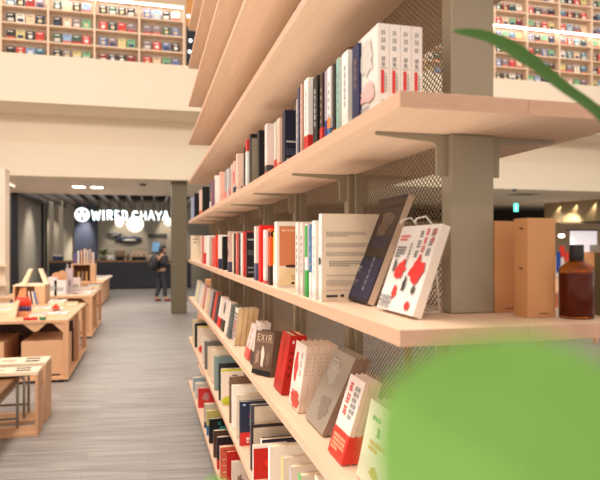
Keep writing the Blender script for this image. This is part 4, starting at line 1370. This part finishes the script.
TX = -.905
display_table(-2.75, TX, 7.40, 9.5, .735, 'front birch display table with boxes beneath and stationery on top')
crate(-1.425, TX - .065, 7.44, 8.25, .065, .42, 'large birch box under the right half of the front display table')
crate(-2.65, -1.61, 7.44, 8.25, .065, .42, 'large birch box under the left half of the front display table')
crate(-1.62, TX - .065, 8.50, 9.3, .065, .42, 'rear birch box under the front display table')
display_table(-2.4, -.935, 10.8, 12.9, .735, 'second birch display table covered with magazines', False)
crate(-1.7, -.955 - .065, 10.9, 11.75, .065, .50, 'birch box under the second display table, nearer one')
crate(-1.7, -.955 - .065, 11.95, 12.8, .065, .50, 'birch box under the second display table, farther one')
cb = tag(empty('low_cabinet', (-1.18, 16.4, 0)), 'low solid wooden cabinet beyond the display tables', 'cabinet')
MB().box(-1.5, 0, 0, 3.2, .05, .60).build('carcass', M_TABLEZ, cb, bevel=.004)
MB().box(-1.5, .02, -.02, 3.22, .60, .64).build('cabinet_top', M_TABLE, cb, bevel=.004)
MB().box(-1.45, -.05, .05, 3.15, 0, .05).build('plinth', M_BLACK, cb)


def flat_book(u, v, z, w, d, t, rgb, rz, label, cat='magazine', grp='printed matter on the display tables', deco=None):
    p = on_z(u, v, z)
    m = MB(); m.box(-w / 2, w / 2, -d / 2, d / 2, 0, t, 0)
    m.box(-w * .38, w * .3, d * .1, d * .4, t, t + .0006, 1); m.box(-w * .38, w * .1, -d * .38, -d * .2, t, t + .0006, 1)
    o = m.build('book' if cat == 'book' else 'magazine', [cov(rgb), cov(deco or (150, 140, 140))], loc=(p.x, p.y, z + .0008))
    o.rotation_euler = (0, 0, rz)
    MB().box(-w / 2 + .002, w / 2 + .0005, -d / 2 - .0005, d / 2 - .002, .001, t - .001).build('pages', M_PAGES, o)
    tag(o, label, cat, grp)


ZT = .735
flats = [
    (38, 316.5, .19, .26, .03, (226, 206, 200), .1, 'pink white magazine at the front edge of the front table'),
    (50, 315, .19, .26, .03, (236, 226, 218), -.1, 'white magazine at the front right of the front table'),
    (60, 314.5, .19, .26, .025, (206, 214, 222), .05, 'pale blue magazine at the front table corner'),
    (43, 309.5, .2, .27, .03, (232, 222, 214), 0, 'white magazine in the middle of the front table'),
    (55, 309.5, .2, .27, .02, (222, 214, 216), .1, 'lilac white magazine in the middle of the front table'),
    (58, 304.5, .22, .3, .06, (240, 232, 224), 0, 'thick white pile at the back of the front table'),
    (72, 305.5, .16, .2, .05, (224, 160, 70), .05, 'orange paper block at the right rim of the front table'),
    (3, 312, .22, .3, .04, (232, 226, 222), 0, 'white brochure at the left edge of the front table'),
    (6, 306.5, .22, .3, .04, (220, 206, 196), .1, 'cream brochure behind the white wedge stand'),
]
for u, v, w_, d_, t_, c, rz, lab in flats: flat_book(u, v, ZT, w_, d_, t_, c, rz, lab)
flats2 = [
    (70, 295.2, .3, .4, .03, (226, 206, 196), 0, 'pinkish magazine at the front of the second table'),
    (82, 294.8, .3, .4, .03, (236, 222, 214), .05, 'white magazine at the front right of the second table'),
    (76, 292.6, .3, .4, .04, (214, 180, 170), 0, 'rose magazine in the middle of the second table'),
    (88, 292.2, .3, .4, .03, (232, 226, 222), 0, 'white magazine at the right rim of the second table'),
    (84, 290, .3, .4, .05, (222, 190, 180), 0, 'pink pile at the back of the second table'),
    (94, 288.5, .22, .3, .07, (214, 222, 236), 0, 'pale blue pile at the back corner of the second table'),
]
for u, v, w_, d_, t_, c, rz, lab in flats2: flat_book(u, v, ZT, w_, d_, t_, c, rz, lab)
for i, (u, v, c) in enumerate(((99, 279.6, (232, 222, 210)), (104.5, 277, (236, 228, 218)), (101.5, 278.2, (206, 200, 196)))):
    flat_book(u, v, .6405, .45, .55, .04, c, .05 * i, ['white leaflet pile at the near end of the low cabinet', 'white leaflet pile at the far end of the low cabinet', 'grey leaflet pile in the middle of the low cabinet'][i])

# glue sticks with red caps
k = 0
for row, (v, n) in enumerate(((316.5, 5), (313.5, 4))):
    for i in range(n):
        u = 17.3 + i * 3.1 + row * 1.2
        p = on_z(u, v, ZT)
        o = MB().lathe([(.019, 0), (.020, .003), (.020, .17)], seg=14).build('glue_stick', mat((222, 150, 110), .4), smooth=True, loc=(p.x, p.y, ZT + .001))
        MB().lathe([(.0203, .065), (.0203, .125)], seg=14).build('label_band', mat((60, 54, 96), .4), o, smooth=True)
        MB().lathe([(.0212, .125), (.0212, .20), (.014, .208)], seg=14).build('cap', mat((226, 64, 44), .4), o, smooth=True)
        tag(o, f'red capped orange glue stick, {nth(i + 1)} from left in the {"front" if row == 0 else "rear"} row', 'glue stick', 'glue sticks on the front table')
# red tube and green tube lying
for u0, u1, c, lab in ((26, 39, (206, 44, 44), 'red roll lying at the front edge of the front table'), (41, 47, (40, 130, 90), 'short green roll at the front edge of the front table')):
    a, b = on_z(u0, 319, ZT), on_z(u1, 319, ZT); b.y = a.y = 7.44
    o = MB().tube([(0, 0, 0), (b.x - a.x, 0, 0)], .017, 12).build('paper_roll', cov(c), smooth=True, loc=(a.x, 7.44, ZT + .0185)); tag(o, lab, 'roll')
    MB().tube([(-.004, 0, 0), (0, 0, 0)], .012, 12).build('end_cap', M_WHITE, o)
p = on_z(57, 310, ZT)
tag(MB().prism([(-.05, 0, 0), (.05, 0, .0), (.0, 0, .06)], (0, .1, 0)).build('price_tent', cov((224, 70, 54)), loc=(p.x, p.y - .16, ZT + .033)), 'small red price tent among the magazines', 'price card')
# wedge sign
p = on_z(6, 318, ZT)
o = MB().prism([(0, 0, 0), (.10, 0, 0), (.14, 0, .20), (.11, 0, .20)], (0, .16, 0)).build('wedge_stand', M_PALE, loc=(p.x, p.y, ZT + .001))
tag(o, 'pale slanted wooden stand at the left of the glue sticks', 'stand')
# birch riser box with slanted shelf on the front table
a = on_z(13, 305, ZT); b = on_z(47, 305, ZT); W = b.x - a.x - .05; yb = a.y
rb = tag(empty('display_riser', (a.x, yb, ZT + .001)), 'open birch riser box carrying two wooden easels', 'riser box')
MB().box(0, .02, 0, .5, 0, .27).build('side_panel', M_TABLE, rb)
MB().box(W - .14, W, 0, .5, 0, .27).build('side_panel', M_TABLE, rb)
MB().box(.02, W - .14, .45, .5, 0, .27).build('back_panel', M_PALE, rb)
MB().box(0, W, 0, .5, .27, .29).build('top_panel', M_PALE, rb)
MB().prism([(.02, .05, .0), (.18, .0, .0), (.18, .0, .25), (.09, .05, .25)], (0, .02, 0)).build('slanted_panel', mat((216, 150, 104), .5, 0, .06), rb)
for i, (x0, dx, lab) in enumerate(((.08, .09, 'left wooden easel bar leaning right on the riser box'), (.40, -.10, 'right wooden easel bar leaning left on the riser box'))):
    m = MB(); m.prism([(0, 0, 0), (.07, 0, 0), (.07 + dx, 0, .23), (.02 + dx, 0, .23)], (0, .12, 0))
    o = m.build('wooden_easel', M_PALE, loc=(a.x + x0, yb + .12, ZT + .292), bevel=.003)
    MB().box(.0, .07, -.02, .0, 0, .03).build('ledge', M_PALE, o)
    tag(o, lab, 'easel', 'wooden easels on the riser box')
for i, (u, c, lab, tl) in enumerate(((27, (226, 190, 180), 'pink white notebook leaning inside the riser box', 8), (31, (236, 226, 214), 'white notebook leaning inside the riser box', 10), (34, (100, 130, 180), 'blue notebook leaning inside the riser box', 14))):
    p = on_z(u, 307, ZT)
    o = make_book(.14, .02, .2, c, None, [])
    o.matrix_world = Matrix.Translation((p.x, yb - .04 - .0, ZT + .002)) @ Matrix.Rotation(R(-tl), 4, 'Y') @ Matrix.Rotation(R(100), 4, 'Z')
    tag(o, lab, 'notebook', 'notebooks in the riser box')

# items at the back of table two : cards, white stack, etc.
for i, (u, v, w_, h_, c, kind, lab) in enumerate((
        (52.5, 300, .12, .24, (236, 230, 222), 0, 'white card standing at the left of the second table'),
        (56, 299, .16, .30, (216, 156, 112), 1, 'tan rounded wooden card holder on the second table'),
        (62, 298.5, .16, .32, (220, 164, 122), 1, 'second tan rounded wooden card holder on the second table'),
        (60, 300.5, .16, .20, (240, 234, 228), 0, 'white box at the front left of the second table'),
        (54, 301, .1, .14, (70, 60, 40), 0, 'small dark box in front of the card holders'),
        (64.5, 300.5, .06, .18, (120, 190, 170), 0, 'small mint green box beside the white box'),
        (69, 294, .1, .34, (206, 186, 190), 0, 'grey pink upright brochure on the second table'),
        (75, 292, .16, .2, (226, 206, 196), 0, 'pale pink carton at the back of the second table'))):
    p = on_z(u, v, ZT)
    p.x *= max(1, (10.95 + .15 * (i % 3)) / p.y); p.y = max(p.y, 10.95 + .15 * (i % 3)); h_ *= 1.35; w_ *= 1.2
    m = MB()
    if kind == 0: m.box(-w_ / 2, w_ / 2, 0, .08, 0, h_)
    else:
        m.prism([(-w_ / 2, 0, 0), (w_ / 2, 0, 0), (w_ / 2, 0, h_ * .7), (w_ * .3, 0, h_ * .93), (0, 0, h_), (-w_ * .3, 0, h_ * .93), (-w_ / 2, 0, h_ * .7)], (0, .04, 0))
    o = m.build('card_holder' if kind else 'small_box', mat(c, .6), loc=(p.x, p.y, ZT + .001), bevel=.003)
    MB().box(-w_ * .3, w_ * .3, -.003, 0, h_ * .3, h_ * .55).build('printed_panel', mat(tuple(int(x * .8) for x in c), .6), o)
    tag(o, lab, 'card holder' if kind else 'box', 'small display items on the second table')
p = on_z(67.5, 296, ZT)
tag(MB().tube([(0, 0, 0), (0, 0, .55)], .012, 8).build('sign_pole', mat((200, 180, 170), .4), loc=(p.x, p.y, ZT + .001)), 'slim pale rod standing on the second table', 'rod')

# open wooden box on the third table with books on top
ob = tag(empty('display_crate', (on_y(71, 275, 16.5).x, 16.5, .641)), 'open fronted wooden crate on the near end of the low cabinet', 'crate')
W = on_y(95, 275, 16.5).x - on_y(71, 275, 16.5).x
MB().box(0, W, 0, .45, .46, .49).build('top_panel', M_TABLE, ob)
MB().box(0, W, 0, .45, 0, .03).build('bottom_panel', M_TABLE, ob)
MB().box(0, .05, 0, .45, .03, .46).build('side_panel', M_TABLE, ob); MB().box(W - .12, W, 0, .45, .03, .46).build('side_panel', M_TABLE, ob)
MB().box(.05, W - .12, .42, .45, .03, .46).build('back_panel', mat((120, 80, 50), .6), ob)
for i, (dx, c, h_) in enumerate(((.02, (120, 90, 150), .28), (.10, (226, 214, 206), .34), (.18, (206, 160, 130), .36), (.26, (226, 200, 180), .40), (.33, (214, 190, 170), .36), (.40, (190, 160, 150), .38), (.47, (228, 206, 190), .30))):
    o = make_book(.2, .04, h_, c, None, [('n', .1, .9, .3, .7, (150, 120, 110), 'm4')])
    o.location = (on_y(75, 262, 16.5).x + dx, 16.56, 1.1325); o.rotation_euler = (0, 0, R(100))
    tag(o, ['purple', 'white', 'tan', 'cream', 'beige', 'mauve', 'pale peach'][i] + f' book standing on the crate, {nth(i + 1)} from left', 'book', 'books standing on the crate')
for i, (dx, c) in enumerate(((.1, (190, 150, 90)), (.2, (150, 120, 90)), (.3, (200, 160, 100)))):
    o = make_book(.15, .05, .25, c, None, []); o.location = (on_y(75, 275, 16.5).x + dx, 16.6, .6725); o.rotation_euler = (0, 0, R(90))
    tag(o, ['ochre', 'dull brown', 'light ochre'][i] + ' book inside the open crate', 'book', 'books inside the crate')

# cream shelf end with boards at the picture's left margin
a = on_y(5, 250, 12.6)
ls = tag(empty('wall_shelf', (a.x, 12.6, 0)), 'pale shelving end with projecting boards at the left picture edge', 'shelf')
MB().box(-.7, 0, 0, .4, 0, 3.12).build('end_panel', mat((240, 220, 198), .6), ls)
for z in (.45, .83, 1.2): MB().box(-.6, .08, -.25, .0, z, z + .05).build('board', M_PALE, ls)
# far left orange shop behind the partition
sb = tag(empty('shop_shelf', (-6.3, 21.5, 0)), 'amber lit shop shelf seen past the dark frame', 'shelf')
MB().box(0, 1.4, .3, .4, 0, 2.3).build('back_panel', mat((226, 150, 70), .6, 0, .05), sb)
for z in (.3, .8, 1.3, 1.8, 2.25): MB().box(0, 1.4, 0, .3, z, z + .05).build('board', mat((200, 130, 70), .5), sb)
spot('shop_lamp', (-5.6, 20.2, 2.9), (-5.7, 21.6, 1.2), 90, 80, .5, .05, (1, .75, .45))
struct(MB().box(-14, -3.8, 24.5, 24.7, 0, 3.3).build('wall_far_left', mat((70, 60, 56), .8)))

# ------------------------------------------------------------------ right background
p = on_y(516, 207.5, 17.0)
es = tag(empty('exit_sign', p), 'small glowing green exit sign hanging from the ceiling', 'exit sign')
MB().box(-.09, .09, 0, .05, -.14, .14).build('housing', mat((60, 60, 60), .5), es)
MB().box(-.08, .08, -.004, 0, -.13, .13).build('lit_face', mat((70, 214, 190), .5, 0, 0, emit=2.2), es)
pm_ = MB(); pm_.ball((.01, -.006, .07), .022, .003, .022, 10, 6); pm_.bar((0, -.006, .05), (-.01, -.006, -.03), .03, .004, 0, (0, 1, 0)).bar((-.01, -.006, -.03), (.035, -.006, -.1), .02, .004, 0, (0, 1, 0)).bar((-.01, -.006, -.03), (-.045, -.006, -.09), .02, .004, 0, (0, 1, 0))
pm_.build('running_figure', M_WHITE, es)
MB().tube([(0, .025, .14), (0, .025, 3.13 - p.z)], .012, 6).build('hanger', M_STEEL, es)
p = on_z(514.5, 189.5, 3.12)
o = tag(MB().lathe([(.04, -.06), (.06, -.03), (.06, 0)], seg=14).build('sprinkler', mat((80, 84, 110), .5), loc=(p.x, p.y, 3.129)), 'small grey sprinkler on the ceiling before the exit sign', 'sprinkler')
p = on_z(524, 194.5, 3.12)
o = tag(MB().box(-.35, .35, -.3, .3, -.015, 0).build('ceiling_vent', mat((150, 140, 124), .6), loc=(p.x, p.y, 3.129)), 'grey ceiling vent near the exit sign', 'vent')

# shop fittings below the fascia
pa = on_y(571, 240, 17.6); pb = on_y(597, 240, 17.6)
mn = tag(empty('display_case', (pa.x, 17.6, 0)), 'bright glass fronted display case under the shop fascia', 'display case')
zt_, zb_ = on_y(580, 231, 17.6).z, on_y(580, 252, 17.6).z
W = pb.x - pa.x
MB().box(0, W, 0, .05, zb_, zt_).build('lit_panel', mat((226, 222, 226), .4, 0, .04, 1.2, emit=.5), mn)
MB().box(-.04, W + .04, -.02, .2, zt_, zt_ + .06).build('head', mat((90, 80, 66), .5), mn)
MB().box(-.04, W + 1.0, -.3, .3, .2, zb_).build('counter_body', mat((214, 150, 96), .5, 0, .06), mn)
MB().box(W * .72, W * 1.0, -.15, 0, zb_, zb_ + .25).build('dish', M_STEEL, mn)
p = on_y(576, 252, 16.4)
o = tag(MB().box(-.2, .2, 0, .3, -p.z, 0).build('dark_stand', M_DARK, loc=(p.x, 16.4, p.z)), 'dark brown panel in front of the display case', 'panel')
o.data.transform(Matrix.Identity(4))
p = on_y(561.5, 235.8, 17.2)
o = tag(MB().ball((0, 0, 0), .10, .10, .06).build('shop_lamp', mat((255, 240, 220), .5, 0, 0, emit=7), smooth=True, loc=p), 'bright round lamp hanging in the shop right of the cartons', 'lamp')
MB().tube([(0, 0, .05), (0, 0, 3.13 - p.z)], .01, 6).build('cord', M_DARK, o)
spot('shop_light', (p.x, 16.8, 2.9), (p.x + .6, 18, 1), 160, 90, .6, .08)
struct(MB().box(4.2, 24, 20.0, 20.1, 0, 2.5).build('wall_shop_back', mat((190, 170, 140), .7, 0, .06)))
# merchandise stand
g = tag(empty('merchandise_stand', (on_y(556, 300, 12).x, 12, 0)), 'stand with a white patterned banner between carton and bottle', 'stand')
W = on_y(567, 300, 12).x - on_y(556, 300, 12).x
z1_ = on_y(560, 256, 12).z; z0_ = on_y(560, 312, 12).z
MB().box(0, W, 0, .04, z0_, z1_).build('white_banner', mat((226, 214, 204), .6, 0, .35, 8), g)
MB().box(0, W * .35, -.03, -.002, on_y(560, 272, 12).z, z1_ + .1).build('blue_strip', cov((40, 70, 150)), g)
MB().box(W * .3, W * .7, -.03, -.002, z1_ - .02, on_y(560, 246, 12).z).build('red_strip', cov((210, 50, 40)), g)
MB().box(W * .75, W * 1.3, -.03, -.002, z1_ - .15, z1_ + .1).build('red_panel', cov((206, 60, 40)), g)
MB().box(W * .4, W * .6, .04, .08, 0, z1_).build('pole', M_DARK, g)
# tables and shelves seen through the wire mesh
def bg_table(x0, x1, y0, y1, h, label):
    o = empty('shop_table', (x0, y0, 0))
    MB().box(0, x1 - x0, 0, y1 - y0, h - .04, h).build('table_top', M_TABLE, o)
    for x in (0, x1 - x0 - .06):
        for y in (0, y1 - y0 - .06): MB().box(x, x + .06, y, y + .06, 0, h - .0405).build('leg', M_TABLEZ, o)
    tag(o, label, 'table', 'tables beyond the bookshelf')
bg_table(3.2, 5.2, 5.5, 7.0, .75, 'nearer wooden table seen through the lower wire mesh')
bg_table(4.6, 7.2, 8.2, 9.8, .75, 'farther wooden table seen through the wire mesh')
for i, (x, y, w_, h_, c, lab) in enumerate(((3.4, 5.8, .4, .3, (226, 214, 200), 'white box on the nearer table behind the mesh'), (4.0, 5.8, .3, .4, (206, 186, 150), 'tan box on the nearer table behind the mesh'), (4.5, 6.0, .4, .25, (190, 110, 80), 'brick red box on the nearer table behind the mesh'),
        (5.0, 8.5, .5, .35, (236, 226, 206), 'white box on the farther table behind the mesh'), (5.8, 8.5, .4, .5, (90, 70, 60), 'brown box on the farther table behind the mesh'), (6.4, 8.6, .4, .3, (230, 190, 150), 'peach box on the farther table behind the mesh'))):
    o = MB().box(0, w_, 0, .3, 0, h_).build('storage_box', mat(c, .6), loc=(x, y, .751), bevel=.006)
    MB().box(-.004, w_ + .004, -.004, .304, h_, h_ + .03).build('lid', mat(tuple(int(q * .9) for q in c), .6), o)
    tag(o, lab, 'box', 'boxes on the tables beyond the bookshelf')

# castor unit at the far end of the aisle beside the long shelf
fu = on_z(184, 338, .0)
ce = tag(empty('book_trolley', (fu.x, 6.6, 0)), 'low birch trolley on castors past the far end of the bookshelf', 'trolley')
MB().box(0, .30, 0, .9, .09, .12).build('base_board', M_PLY, ce)
MB().box(0, .30, 0, .03, .12, .95).build('end_panel', M_TABLEZ, ce); MB().box(0, .30, .87, .9, .12, .95).build('end_panel', M_TABLEZ, ce)
MB().box(0, .30, .03, .87, .62, .65).build('shelf_board', M_PLY, ce)
MB().box(0, .30, 0, .9, .95, .98).build('top_panel', M_PLY, ce)
for x in (.05, .25):
    for y in (.08, .82):
        MB().lathe([(.035, -.012), (.038, 0), (.035, .012)], seg=14).build('castor', M_BLACK, ce, loc=(x, y, .038)).rotation_euler = (0, R(90), 0)
tag(MB().box(0, .15, 0, .2, 0, .24).build('carton', mat((214, 150, 104), .6), loc=(fu.x + .03, 6.65, .981), bevel=.002), 'small tan carton on the trolley past the bookshelf end', 'box')
